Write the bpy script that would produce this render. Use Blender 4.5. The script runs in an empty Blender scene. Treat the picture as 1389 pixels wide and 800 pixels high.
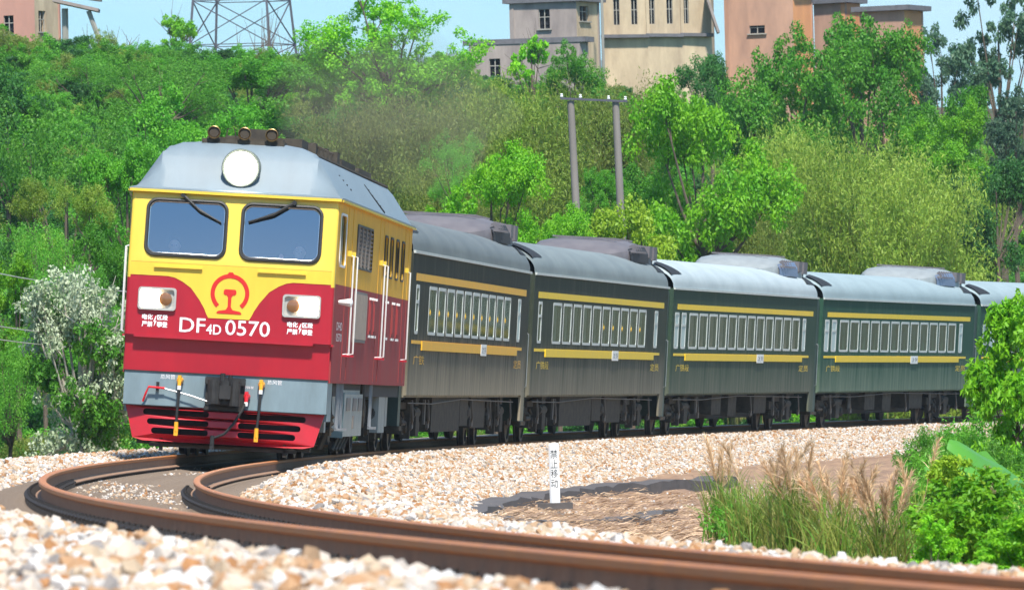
import bpy, bmesh, math, random
import numpy as np
from math import radians, sin, cos, pi, sqrt
from mathutils import Vector, Matrix
from mathutils.geometry import tessellate_polygon

# ------------------------------------------------------------------ camera
SC = bpy.context.scene
COL = SC.collection
FPX = 11253.0            # focal length in pixels of the 1389 px wide photograph
PITCH, ROLL, CAMZ = 0.01424, -0.0265, 0.61
cam_d = bpy.data.cameras.new("camera"); cam = bpy.data.objects.new("camera", cam_d)
COL.objects.link(cam)
cam_d.sensor_width = 36.0; cam_d.lens = FPX / 1389.0 * 36.0
cam_d.clip_start = 0.5; cam_d.clip_end = 20000.0
cam.matrix_world = (Matrix.Translation((0, 0, CAMZ)) @ Matrix.Rotation(pi / 2 + PITCH, 4, 'X')
                    @ Matrix.Rotation(ROLL, 4, 'Z'))
cam_d.dof.use_dof = True; cam_d.dof.focus_distance = 128.0; cam_d.dof.aperture_fstop = 14.0
SC.camera = cam
SC.render.resolution_x, SC.render.resolution_y = 1024, 589

# ------------------------------------------------------------------ sky, sun, exposure
SUN_EL, SUN_AZ = radians(56), radians(168)      # azimuth clockwise from +Y (view direction); behind the camera, right
w = bpy.data.worlds.new("World"); SC.world = w; w.use_nodes = True
nt = w.node_tree; bg = nt.nodes["Background"]
sky = nt.nodes.new("ShaderNodeTexSky"); sky.sky_type = 'NISHITA'; sky.sun_disc = False
sky.sun_elevation = SUN_EL; sky.sun_rotation = SUN_AZ
sky.air_density = 1.0; sky.dust_density = 0.3; sky.ozone_density = 3.0
tint = nt.nodes.new("ShaderNodeMix"); tint.data_type = 'RGBA'; tint.blend_type = 'MULTIPLY'; tint.inputs[0].default_value = 1.0
tint.inputs[7].default_value = (.47, .86, 1.04, 1)      # the photograph's slightly cyan white balance, over the whole sky
nt.links.new(sky.outputs[0], tint.inputs[6]); nt.links.new(tint.outputs[2], bg.inputs[0]); bg.inputs[1].default_value = 0.098
wc = nt.nodes.new("ShaderNodeTexCoord"); wm = nt.nodes.new("ShaderNodeMapping"); wm.inputs['Scale'].default_value = (9, 9, 34)   # thin high cloud over the whole sky
wn = nt.nodes.new("ShaderNodeTexNoise"); wn.inputs['Scale'].default_value = 1.0; wn.inputs['Detail'].default_value = 6
wr = nt.nodes.new("ShaderNodeMapRange"); wr.inputs[1].default_value = .45; wr.inputs[2].default_value = .75; wr.inputs[4].default_value = .45
cl = nt.nodes.new("ShaderNodeMix"); cl.data_type = 'RGBA'; cl.inputs[7].default_value = (7.0, 7.6, 8.0, 1)
nt.links.new(wc.outputs['Generated'], wm.inputs[0]); nt.links.new(wm.outputs[0], wn.inputs['Vector']); nt.links.new(wn.outputs[0], wr.inputs[0]); nt.links.new(wr.outputs[0], cl.inputs[0])
nt.links.new(tint.outputs[2], cl.inputs[6]); nt.links.new(cl.outputs[2], bg.inputs[0])
sd = bpy.data.lights.new("sun", 'SUN'); so = bpy.data.objects.new("sun", sd); COL.objects.link(so)
sd.energy = 3.9; sd.angle = radians(4.0); sd.color = (1.0, 0.95, 0.86)
sdir = Vector((sin(SUN_AZ) * cos(SUN_EL), cos(SUN_AZ) * cos(SUN_EL), sin(SUN_EL)))
so.rotation_euler = sdir.to_track_quat('Z', 'Y').to_euler()
SC.view_settings.view_transform = 'Standard'; SC.view_settings.look = 'None'
SC.view_settings.gamma = 1.0; SC.view_settings.use_curve_mapping = False
SC.view_settings.exposure = 0.92
SC.cycles.max_bounces = 6; SC.cycles.volume_bounces = 0; SC.cycles.diffuse_bounces = 3; SC.cycles.transparent_max_bounces = 12

CM = cam.matrix_world.copy()
def at(px, py, Y):
    """world point seen at a photograph pixel, at depth Y metres"""
    d = CM.to_3x3() @ Vector(((px - 694.5) / FPX, -(py - 400) / FPX, -1))
    return Vector((0, 0, CAMZ)) + d * (Y / d.y)

# ------------------------------------------------------------------ mesh builder
class MB:
    def __init__(s): s.v = []; s.f = []
    def add(s, vs, fs):
        b = len(s.v); s.v += [tuple(x) for x in vs]; s.f += [tuple(i + b for i in f) for f in fs]; return s
    def box(s, c, d, rot=None, taper=None):
        h = [x / 2 for x in d]; vs = []
        for z in (-1, 1):
            for x, y in ((-1, -1), (1, -1), (1, 1), (-1, 1)):
                k = taper if (taper and z > 0) else 1
                p = Vector((x * h[0] * k, y * h[1] * k, z * h[2]))
                if rot: p = rot @ p
                vs.append(p + Vector(c))
        return s.add(vs, [(3, 2, 1, 0), (4, 5, 6, 7), (0, 1, 5, 4), (1, 2, 6, 5), (2, 3, 7, 6), (3, 0, 4, 7)])
    def bb(s, x0, x1, y0, y1, z0, z1):
        return s.box(((x0 + x1) / 2, (y0 + y1) / 2, (z0 + z1) / 2), (abs(x1 - x0), abs(y1 - y0), abs(z1 - z0)))
    def tube(s, pts, r, n=8, closed=False, caps=True):
        pts = [Vector(p) for p in pts]; m = len(pts)
        rs = r if isinstance(r, (list, tuple)) else [r] * m
        rows = []; up = None
        for i in range(m):
            a = pts[i - 1] if (i > 0 or closed) else pts[i]; b = pts[(i + 1) % m] if (i < m - 1 or closed) else pts[i]
            t = (b - a).normalized()
            if up is None:
                up = t.orthogonal().normalized()
            up = (up - t * up.dot(t)).normalized(); q = t.cross(up)
            rows.append([pts[i] + (up * cos(2 * pi * k / n) + q * sin(2 * pi * k / n)) * rs[i] for k in range(n)])
        vs = [p for row in rows for p in row]; fs = []
        for i in range(m if closed else m - 1):
            for k in range(n):
                j = (i + 1) % m; fs.append((i * n + k, i * n + (k + 1) % n, j * n + (k + 1) % n, j * n + k))
        if caps and not closed:
            fs.append(tuple(range(n - 1, -1, -1))); fs.append(tuple((m - 1) * n + k for k in range(n)))
        return s.add(vs, fs)
    def cyl(s, p0, p1, r0, r1=None, n=12): return s.tube([p0, p1], [r0, r0 if r1 is None else r1], n)
    def lathe(s, o, axis, prof, n=16):
        o = Vector(o); a = Vector(axis).normalized(); u = a.orthogonal().normalized(); q = a.cross(u)
        vs = []; fs = []
        for d, r in prof:
            for k in range(n): vs.append(o + a * d + (u * cos(2 * pi * k / n) + q * sin(2 * pi * k / n)) * max(r, 1e-4))
        for i in range(len(prof) - 1):
            for k in range(n): fs.append((i * n + k, i * n + (k + 1) % n, (i + 1) * n + (k + 1) % n, (i + 1) * n + k))
        fs.append(tuple(range(n - 1, -1, -1))); fs.append(tuple((len(prof) - 1) * n + k for k in range(n)))
        return s.add(vs, fs)
    def grid(s, rows, closed=False):
        n = len(rows[0]); fs = []
        for i in range(len(rows) - 1):
            for k in range(n if closed else n - 1):
                fs.append((i * n + k, i * n + (k + 1) % n, (i + 1) * n + (k + 1) % n, (i + 1) * n + k))
        return s.add([p for r in rows for p in r], fs)
    def plate(s, outer, holes, front, back=None):
        """flat outline with holes; front / back map (a, b) to 3D"""
        loops = [outer] + list(holes); flat = [p for l in loops for p in l]
        tris = tessellate_polygon([[Vector((a, b, 0)) for a, b in l] for l in loops])
        s.add([front(a, b) for a, b in flat], [tuple(t) for t in tris])
        if back:
            s.add([back(a, b) for a, b in flat], [tuple(reversed(t)) for t in tris])
            for l in loops:
                n = len(l); vs = [front(a, b) for a, b in l] + [back(a, b) for a, b in l]
                s.add(vs, [(i, (i + 1) % n, n + (i + 1) % n, n + i) for i in range(n)])
        return s
    def mesh(s, name, smooth=False, recalc=True):
        me = bpy.data.meshes.new(name); me.from_pydata([tuple(v) for v in s.v], [], s.f)
        if recalc:
            bm = bmesh.new(); bm.from_mesh(me); bmesh.ops.remove_doubles(bm, verts=bm.verts, dist=1e-5)
            bmesh.ops.recalc_face_normals(bm, faces=bm.faces)
            if smooth:
                for f in bm.faces: f.smooth = True
                for e in bm.edges:
                    if len(e.link_faces) == 2 and e.calc_face_angle(0) > radians(38): e.smooth = False
            bm.to_mesh(me); bm.free()
        return me
    def build(s, name, mat, parent=None, smooth=False, recalc=True):
        me = s.mesh(name, smooth, recalc); return link(name, me, mat, parent)

def link(name, me, mat=None, parent=None):
    if mat is not None and len(me.materials) == 0: me.materials.append(mat)
    o = bpy.data.objects.new(name, me); COL.objects.link(o)
    if parent: o.parent = parent
    return o
def tag(o, label=None, cat=None, group=None, kind=None):
    if label: o['label'] = label
    if cat: o['category'] = cat
    if group: o['group'] = group
    if kind: o['kind'] = kind
    return o
def empty(name, loc=(0, 0, 0), rz=0.0, **k):
    o = bpy.data.objects.new(name, None); COL.objects.link(o); o.location = loc; o.rotation_euler = (0, 0, rz)
    o.empty_display_size = .2
    return tag(o, **k)
def copy_tree(o, parent=None):
    c = o.copy(); COL.objects.link(c)
    if parent: c.parent = parent
    for ch in list(o.children): copy_tree(ch, c)
    return c
def rrect(x0, x1, z0, z1, r, n=5):
    pts = []
    for cx, cz, a0 in ((x1 - r, z0 + r, -pi / 2), (x1 - r, z1 - r, 0), (x0 + r, z1 - r, pi / 2), (x0 + r, z0 + r, pi)):
        for k in range(n + 1):
            a = a0 + pi / 2 * k / n; pts.append((cx + r * cos(a), cz + r * sin(a)))
    return pts
def rect(x0, x1, z0, z1): return [(x0, z0), (x1, z0), (x1, z1), (x0, z1)]
_tc = {}
def text2d(s):
    """outline of a text as flat triangles: (verts 2D, faces), cap height about 0.7"""
    if s in _tc: return _tc[s]
    cu = bpy.data.curves.new("lettering", 'FONT'); cu.body = s; cu.size = 1.0; cu.resolution_u = 3
    o = bpy.data.objects.new("lettering", cu); COL.objects.link(o)
    dg = bpy.context.evaluated_depsgraph_get(); me = bpy.data.meshes.new_from_object(o.evaluated_get(dg))
    vs = [(v.co.x, v.co.y) for v in me.vertices]; fs = [tuple(p.vertices) for p in me.polygons]
    bpy.data.objects.remove(o); bpy.data.curves.remove(cu); bpy.data.meshes.remove(me)
    _tc[s] = (vs, fs); return _tc[s]
def text_fit(mb, s, x0, x1, z0, z1, fn):
    vs, fs = text2d(s)
    if not vs: return
    ax = [v[0] for v in vs]; az = [v[1] for v in vs]; a0, a1, b0, b1 = min(ax), max(ax), min(az), max(az)
    mb.add([fn(x0 + (v[0] - a0) / (a1 - a0) * (x1 - x0), z0 + (v[1] - b0) / max(b1 - b0, 1e-6) * (z1 - z0)) for v in vs], fs)

# ------------------------------------------------------------------ materials
def mat(name, col, rough=.6, metal=0.0, spec=.5, var=.0, vscale=4.0, bump=0.0, bscale=20.0, emit=None, estr=1.0,
        col2=None, stretch=(1, 1, 1), contrast=.25, coat=0.0):
    m = bpy.data.materials.new(name); m.use_nodes = True; n = m.node_tree; b = n.nodes["Principled BSDF"]
    b.inputs['Base Color'].default_value = (*col, 1); b.inputs['Roughness'].default_value = rough
    b.inputs['Metallic'].default_value = metal; b.inputs['Specular IOR Level'].default_value = spec
    b.inputs['Coat Weight'].default_value = coat
    if emit:
        b.inputs['Emission Color'].default_value = (*emit, 1); b.inputs['Emission Strength'].default_value = estr
    if var or col2 or bump:
        tc = n.nodes.new("ShaderNodeTexCoord"); mp = n.nodes.new("ShaderNodeMapping"); mp.inputs['Scale'].default_value = stretch
        n.links.new(tc.outputs['Object'], mp.inputs[0])
    if var or col2:
        no = n.nodes.new("ShaderNodeTexNoise"); no.inputs['Scale'].default_value = vscale; no.inputs['Detail'].default_value = 6
        no.inputs['Roughness'].default_value = .65
        n.links.new(mp.outputs[0], no.inputs['Vector'])
        cr = n.nodes.new("ShaderNodeValToRGB"); n.links.new(no.outputs[0], cr.inputs[0])
        c2 = col2 or tuple(c * (1 - var) for c in col); c1 = col if col2 else tuple(min(1, c * (1 + var)) for c in col)
        cr.color_ramp.elements[0].position = .5 - contrast; cr.color_ramp.elements[0].color = (*c2, 1)
        cr.color_ramp.elements[1].position = .5 + contrast; cr.color_ramp.elements[1].color = (*c1, 1)
        n.links.new(cr.outputs[0], b.inputs['Base Color'])
        mr = n.nodes.new("ShaderNodeMapRange"); mr.inputs[3].default_value = max(0, rough - .1); mr.inputs[4].default_value = min(1, rough + .12)
        n.links.new(no.outputs[0], mr.inputs[0]); n.links.new(mr.outputs[0], b.inputs['Roughness'])
    if bump:
        nb = n.nodes.new("ShaderNodeTexNoise"); nb.inputs['Scale'].default_value = bscale; nb.inputs['Detail'].default_value = 5
        n.links.new(mp.outputs[0], nb.inputs['Vector'])
        bp = n.nodes.new("ShaderNodeBump"); bp.inputs['Strength'].default_value = bump; bp.inputs['Distance'].default_value = .02
        n.links.new(nb.outputs[0], bp.inputs['Height']); n.links.new(bp.outputs[0], b.inputs['Normal'])
    return m
def glass(name, tint, refl=.3, rough=.03, dark=.6, top=.9):
    m = bpy.data.materials.new(name); m.use_nodes = True; n = m.node_tree; n.nodes.remove(n.nodes["Principled BSDF"])
    out = n.nodes["Material Output"]; g = n.nodes.new("ShaderNodeBsdfGlossy"); g.inputs['Roughness'].default_value = rough
    g.inputs['Color'].default_value = (*tint, 1)
    t = n.nodes.new("ShaderNodeBsdfTransparent"); t.inputs[0].default_value = (*[c * dark for c in tint], 1)
    lw = n.nodes.new("ShaderNodeLayerWeight"); lw.inputs[0].default_value = .35
    mr = n.nodes.new("ShaderNodeMapRange"); mr.inputs[3].default_value = refl; mr.inputs[4].default_value = top
    n.links.new(lw.outputs['Fresnel'], mr.inputs[0])
    mx = n.nodes.new("ShaderNodeMixShader"); n.links.new(mr.outputs[0], mx.inputs[0])
    n.links.new(t.outputs[0], mx.inputs[1]); n.links.new(g.outputs[0], mx.inputs[2]); n.links.new(mx.outputs[0], out.inputs[0])
    return m
def leaf_mat(name, ca, cb, trans=.42, rough=.5, jitter=.25):
    """ca / cb: two leaf colours of the species, mixed leaf by leaf"""
    m = bpy.data.materials.new(name); m.use_nodes = True; n = m.node_tree; b = n.nodes["Principled BSDF"]; out = n.nodes["Material Output"]
    at_ = n.nodes.new("ShaderNodeAttribute"); at_.attribute_name = "var"
    oi = n.nodes.new("ShaderNodeObjectInfo")
    mx = n.nodes.new("ShaderNodeMix"); mx.data_type = 'RGBA'; mx.inputs[6].default_value = (*ca, 1); mx.inputs[7].default_value = (*cb, 1)
    n.links.new(at_.outputs['Fac'], mx.inputs[0])
    hs = n.nodes.new("ShaderNodeHueSaturation")
    mr = n.nodes.new("ShaderNodeMapRange"); mr.inputs[3].default_value = 1 - jitter; mr.inputs[4].default_value = 1 + jitter
    n.links.new(oi.outputs['Random'], mr.inputs[0]); n.links.new(mr.outputs[0], hs.inputs['Value']); n.links.new(mx.outputs[2], hs.inputs['Color'])
    n.links.new(hs.outputs[0], b.inputs['Base Color']); b.inputs['Roughness'].default_value = rough; b.inputs['Specular IOR Level'].default_value = .35
    tr = n.nodes.new("ShaderNodeBsdfTranslucent"); n.links.new(hs.outputs[0], tr.inputs[0])
    ms = n.nodes.new("ShaderNodeMixShader"); ms.inputs[0].default_value = trans
    n.links.new(b.outputs[0], ms.inputs[1]); n.links.new(tr.outputs[0], ms.inputs[2]); n.links.new(ms.outputs[0], out.inputs[0])
    return m

M = {}
M['dark'] = mat("soot_black", (.018, .018, .02), .75, var=.4)
M['rubber'] = mat("rubber", (.02, .02, .02), .55)
M['white'] = mat("white_paint", (.78, .78, .76), .5, var=.06)
M['steel'] = mat("galvanised_steel", (.35, .36, .38), .45, .7, var=.2)
M['chrome'] = mat("bright_metal", (.7, .7, .7), .25, .9)

# ------------------------------------------------------------------ the track curve
RAD, X0, Y0, CANT = 593.4, -4.523, 109.23, 0.0814
CX = X0 + RAD
GZ = .753 * sin(CANT)          # height of the track centre when the inner rail head is z = 0
def frame(s):
    a = s / RAD
    return (Vector((CX - RAD * cos(a), Y0 + RAD * sin(a), 0)), Vector((sin(a), cos(a), 0)), Vector((cos(a), -sin(a), 0)))
def tp(s, u=0.0, w=0.0):
    p, t, r = frame(s); z = Vector((0, 0, 1))
    return p + z * GZ + (r * cos(CANT) - z * sin(CANT)) * u + (z * cos(CANT) + r * sin(CANT)) * w
def flat(s, u, z):
    p, t, r = frame(s); return p + r * u + Vector((0, 0, z))
def veh_matrix(s0, L):
    b = L * .17; A = tp(s0 + b); B = tp(s0 + L - b); t = (B - A).normalized(); O = A - t * b
    r = t.cross(Vector((0, 0, 1))).normalized(); u = r.cross(t)
    r2 = r * cos(CANT) - u * sin(CANT); u2 = u * cos(CANT) + r * sin(CANT)
    m = Matrix((r2, t, u2)).transposed().to_4x4(); m.translation = O; return m
def su(X, Y):
    dx, dy = X - CX, Y - Y0; d = np.hypot(dx, dy); return np.arctan2(dy, -dx) * RAD, RAD - d      # s, u (u > 0 inside the curve)
def smooth(a, b, x):
    t = np.clip((x - a) / (b - a), 0, 1); return t * t * (3 - 2 * t)
def wob(x, y):
    return (np.sin(x * .71 + 1.3) * np.cos(y * .53) + np.sin(x * .23 + y * .31) + .5 * np.sin(x * 1.7 - y * 1.1)) / 2.5
def ground_z(X, Y):
    X = np.asarray(X, float); Y = np.asarray(Y, float); s, u = su(X, Y)
    zo = np.interp(-u, [0, 4.5, 9, 16, 30, 45, 60, 75, 200], [-.75, -.95, -1.0, .6, 5.5, 11, 15.3, 17, 17.6])
    zi = np.interp(u, [0, 3.9, 8, 40, 500], [-.75, -.82, -.95, -1.3, -1.3])
    z = np.where(u > 0, zi, zo)
    amp = np.where(u > 0, .05 * smooth(4, 7, u), .5 * smooth(10, 20, -u))
    return z + wob(X, Y) * amp
def gz(X, Y): return float(ground_z(X, Y))
def bed_z(s, u):
    """top of the ballast, world z"""
    s = np.asarray(s, float); u = np.asarray(u, float); far = smooth(-42, -14, s)
    base = GZ - .235 - u * sin(CANT)
    zo_n = np.interp(-u, [1.2, 1.45, 1.8, 2.3, 3.2, 5.2, 7], [0, .10, .165, .18, .13, -.45, -1.0])
    zo_f = np.interp(-u, [1.25, 1.6, 2.0, 2.5, 3.0, 5.2, 7], [0, .12, .2, .19, .05, -1.1, -1.4])
    zin = np.interp(u, [1.25, 1.55, 1.8, 2.3, 4.1, 5, 6], [0, .13, .2, .19, -.45, -.75, -.9])
    o = np.where(u < 0, zo_n * (1 - far) + zo_f * far, zin - .12 * (1 - far) * smooth(1.3, 1.8, u) * (1 - smooth(3.0, 4.2, u)))
    lim = np.where(np.abs(u) < 1.25, base, GZ - .235 - np.sign(u) * 1.25 * sin(CANT) - (u - np.sign(u) * 1.25) * .0)
    return lim + o + wob(s * 3.1, u * 4) * .018 * smooth(1.2, 1.6, np.abs(u))
# ------------------------------------------------------------------ ground, ballast bed
def axis(*segs):
    out = []
    for a, b, st in segs: out += list(np.arange(a, b, st))
    return np.array(out + [segs[-1][1]])
gx = axis((-4000, -400, 600), (-400, -80, 40), (-80, 80, 2.0), (80, 400, 40), (400, 4000, 600))
gy = axis((-400, -40, 60), (-40, 20, 6), (20, 520, 2.0), (520, 1200, 40), (1200, 9000, 900))
GX, GY = np.meshgrid(gx, gy); GZZ = ground_z(GX, GY)
nx, ny = len(gx), len(gy)
me = bpy.data.meshes.new("ground")
idx = np.arange(nx * ny).reshape(ny, nx)
q = np.stack([idx[:-1, :-1], idx[:-1, 1:], idx[1:, 1:], idx[1:, :-1]], -1).reshape(-1, 4)
def raw_mesh(me, V, Q, var=None, smooth=False):
    V = np.asarray(V, np.float32); Q = np.asarray(Q, np.int32); k = Q.shape[1]
    me.vertices.add(len(V)); me.vertices.foreach_set("co", V.ravel())
    me.loops.add(Q.size); me.loops.foreach_set("vertex_index", Q.ravel())
    me.polygons.add(len(Q)); me.polygons.foreach_set("loop_start", np.arange(0, Q.size, k, dtype=np.int32))
    me.polygons.foreach_set("loop_total", np.full(len(Q), k, np.int32))
    if smooth: me.polygons.foreach_set("use_smooth", np.ones(len(Q), bool))
    if var is not None:
        a = me.attributes.new("var", 'FLOAT', 'POINT'); a.data.foreach_set("value", np.asarray(var, np.float32))
    me.update(calc_edges=True); return me
raw_mesh(me, np.stack([GX, GY, GZZ], -1).reshape(-1, 3), q, smooth=True)
M['soil'] = mat("soil_and_litter", (.10, .085, .045), .95, col2=(.03, .05, .018), vscale=.35, bump=.6, bscale=6)
tag(link("ground", me, M['soil']), kind='structure')

def stone_bed_mat():
    m = bpy.data.materials.new("ballast_stone_bed"); m.use_nodes = True; n = m.node_tree; b = n.nodes["Principled BSDF"]
    tc = n.nodes.new("ShaderNodeTexCoord"); vo = n.nodes.new("ShaderNodeTexVoronoi"); vo.inputs['Scale'].default_value = 18
    n.links.new(tc.outputs['Object'], vo.inputs['Vector'])
    cr = n.nodes.new("ShaderNodeValToRGB"); e = cr.color_ramp.elements
    e[0].position = 0; e[0].color = (.32, .22, .15, 1); e[1].position = 1; e[1].color = (.62, .55, .46, 1)
    k = cr.color_ramp.elements.new(.45); k.color = (.48, .38, .29, 1)
    sp = n.nodes.new("ShaderNodeSeparateColor"); n.links.new(vo.outputs['Color'], sp.inputs[0]); n.links.new(sp.outputs[0], cr.inputs[0])
    n.links.new(cr.outputs[0], b.inputs['Base Color']); b.inputs['Roughness'].default_value = .95
    bp = n.nodes.new("ShaderNodeBump"); bp.invert = True; bp.inputs['Strength'].default_value = 1; bp.inputs['Distance'].default_value = .03
    n.links.new(vo.outputs['Distance'], bp.inputs['Height']); n.links.new(bp.outputs[0], b.inputs['Normal'])
    return m
M['bed'] = stone_bed_mat()
us = np.array([-7, -6, -5.2, -4.4, -3.6, -3.2, -2.9, -2.6, -2.3, -2.0, -1.8, -1.6, -1.45, -1.25, -.6, 0, .6, 1.25, 1.4, 1.55, 1.7, 1.9, 2.1, 2.4, 2.8, 3.2, 3.7, 4.2, 5])
ss = np.arange(-108, 215, .5)
SS, UU = np.meshgrid(ss, us, indexing='ij'); ZZ = bed_z(SS, UU)
PX = CX - (RAD - UU) * np.cos(SS / RAD); PY = Y0 + (RAD - UU) * np.sin(SS / RAD)
n1, n2 = SS.shape; idx = np.arange(n1 * n2).reshape(n1, n2)
q = np.stack([idx[:-1, :-1], idx[:-1, 1:], idx[1:, 1:], idx[1:, :-1]], -1).reshape(-1, 4)
me = raw_mesh(bpy.data.meshes.new("ballast_bed"), np.stack([PX, PY, ZZ], -1).reshape(-1, 3), q, smooth=True)
me.materials.append(M['bed'])
M['crib'] = mat("dusty_brown_crib", (.27, .18, .11), .95, col2=(.15, .10, .065), vscale=2.2, bump=.5, bscale=25)
me.materials.append(M['crib'])
um = (us[:-1] + us[1:]) / 2; mi = np.tile((np.abs(um) < 1.3).astype(np.int32), n1 - 1); me.polygons.foreach_set("material_index", mi)
tag(link("ballast_bed", me), kind='structure')

# ------------------------------------------------------------------ rails, sleepers, fastenings
M['rhead'] = mat("sunlit_rust_rail_head", (.50, .20, .065), .5, .0, .2, col2=(.36, .13, .045), vscale=3, bump=.1, bscale=30)  # rust brown head, its orange brightness from the sun put into the colour
M['rail'] = mat("dusty_rail_web", (.34, .22, .15), .8, .0, .1, col2=(.24, .14, .09), vscale=6, stretch=(1, 1, 1), bump=.15, bscale=40)
M['sleeper'] = mat("dusty_concrete", (.25, .19, .14), .9, col2=(.15, .11, .08), vscale=5, bump=.3, bscale=30)
M['clip'] = mat("oily_clip_steel", (.035, .03, .028), .6, .3)
track = empty("railway_track", tp(-40), label="rust brown single railway track curving from the foreground round under the train", cat="railway track")
PROF = [(-.075, -.176), (.075, -.176), (.075, -.164), (.03, -.15), (.0085, -.135), (.0085, -.05), (.033, -.038), (.0355, -.012), (.027, -.002), (0, 0),
        (-.027, -.002), (-.0355, -.012), (-.033, -.038), (-.0085, -.05), (-.0085, -.135), (-.03, -.15), (-.075, -.164)]
inv = Matrix.Translation(-tp(-40))
for side in (-1, 1):
    mb = MB(); rows = []
    for s in np.arange(-106, 212, 1.0):
        rows.append([inv @ tp(s, side * .753 + a, b) for a, b in PROF])
    mb.grid([r_[:6] for r_ in rows]); mb.grid([r_[13:] + r_[:1] for r_ in rows]); o = mb.build("rail", M['rail'], track, smooth=True)
    mb = MB(); mb.grid([r_[5:14] for r_ in rows]); mb.build("rail_head", M['rhead'], o, smooth=True)
def sleeper_mesh():
    mb = MB(); ys = [-1.3, -1.0, -.5, 0, .5, 1.0, 1.3]; rows = []
    for x in ys:
        t = -.0 if abs(x) > .6 else -.035; wv = .15 if abs(x) > .6 else .125
        rows.append([(x, -wv, -.2), (x, -wv + .03, t), (x, wv - .03, t), (x, wv, -.2)])
    mb.grid(rows, closed=True); mb.add(rows[0], [(0, 1, 2, 3)]); mb.add(rows[-1], [(3, 2, 1, 0)])
    return mb.mesh("sleeper")
def clip_mesh():
    mb = MB()
    mb.box((0, 0, -.004), (.29, .15, .012))
    for sx in (-1, 1):
        mb.box((sx * .11, 0, .012), (.075, .12, .03)); mb.cyl((sx * .115, 0, .02), (sx * .115, 0, .085), .02, .018, 6)
        mb.tube([(sx * .06, -.05, .035), (sx * .1, -.06, .06), (sx * .15, -.03, .05), (sx * .15, .03, .05), (sx * .1, .06, .06), (sx * .06, .05, .035)], .012, 5)
    return mb.mesh("rail_fastening")
sm, cmh = sleeper_mesh(), clip_mesh()
sm.materials.append(M['sleeper']); cmh.materials.append(M['clip'])
def track_mat(s, w):
    p, t, r = frame(s); z = Vector((0, 0, 1)); r2 = r * cos(CANT) - z * sin(CANT); u2 = z * cos(CANT) + r * sin(CANT)
    m = Matrix((r2, t, u2)).transposed().to_4x4(); m.translation = tp(s, 0, w); return m
k = 0; mbs = MB()
for i, s in enumerate(np.arange(-104, 205, .6)):
    mt = inv @ track_mat(s, -.188)
    if i < 290:
        o = link("sleeper", sm, None, track); o.matrix_local = mt
    else:
        mbs.add([mt @ v.co for v in sm.vertices], [tuple(p.vertices) for p in sm.polygons])
    if i < 145:
        for side in (-1, 1):
            o = link("rail_fastening", cmh, None, track); o.matrix_local = mt @ Matrix.Translation((side * .753, 0, .006))
o = mbs.build("far_sleepers", M['sleeper'], track, recalc=False); o['kind'] = 'stuff'

# ------------------------------------------------------------------ instanced stuff (ballast stones, undergrowth)
def instancer(name, P, Rt, S, I, sources, label, cat=None):
    me = bpy.data.meshes.new(name); me.vertices.add(len(P)); me.vertices.foreach_set("co", np.asarray(P, np.float32).ravel())
    for nm, arr, ty in (("rot", Rt, 'FLOAT_VECTOR'), ("scl", S, 'FLOAT_VECTOR')):
        a = me.attributes.new(nm, ty, 'POINT'); a.data.foreach_set("vector", np.asarray(arr, np.float32).ravel())
    a = me.attributes.new("pick", 'INT', 'POINT'); a.data.foreach_set("value", np.asarray(I, np.int32))
    o = bpy.data.objects.new(name, me); COL.objects.link(o)
    sc = bpy.data.collections.new(name + "_kinds")
    for s in sources: sc.objects.link(s)
    ng = bpy.data.node_groups.new(name, 'GeometryNodeTree')
    ng.interface.new_socket("Geometry", in_out='INPUT', socket_type='NodeSocketGeometry')
    ng.interface.new_socket("Geometry", in_out='OUTPUT', socket_type='NodeSocketGeometry')
    gi = ng.nodes.new("NodeGroupInput"); go = ng.nodes.new("NodeGroupOutput")
    ci = ng.nodes.new("GeometryNodeCollectionInfo"); ci.inputs[0].default_value = sc; ci.inputs[1].default_value = True; ci.inputs[2].default_value = True
    ip = ng.nodes.new("GeometryNodeInstanceOnPoints"); L = ng.links.new
    L(gi.outputs[0], ip.inputs['Points']); L(ci.outputs[0], ip.inputs['Instance']); ip.inputs['Pick Instance'].default_value = True
    def na(nm, ty):
        x = ng.nodes.new("GeometryNodeInputNamedAttribute"); x.data_type = ty; x.inputs[0].default_value = nm; return x.outputs[0]
    L(na("rot", 'FLOAT_VECTOR'), ip.inputs['Rotation']); L(na("scl", 'FLOAT_VECTOR'), ip.inputs['Scale']); L(na("pick", 'INT'), ip.inputs['Instance Index'])
    L(ip.outputs[0], go.inputs[0])
    md = o.modifiers.new("scatter", 'NODES'); md.node_group = ng
    tag(o, label=label, cat=cat, kind='stuff'); return o
def loose(name, me, m):
    me.materials.append(m); return bpy.data.objects.new(name, me)
rng = np.random.default_rng(7)
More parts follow.
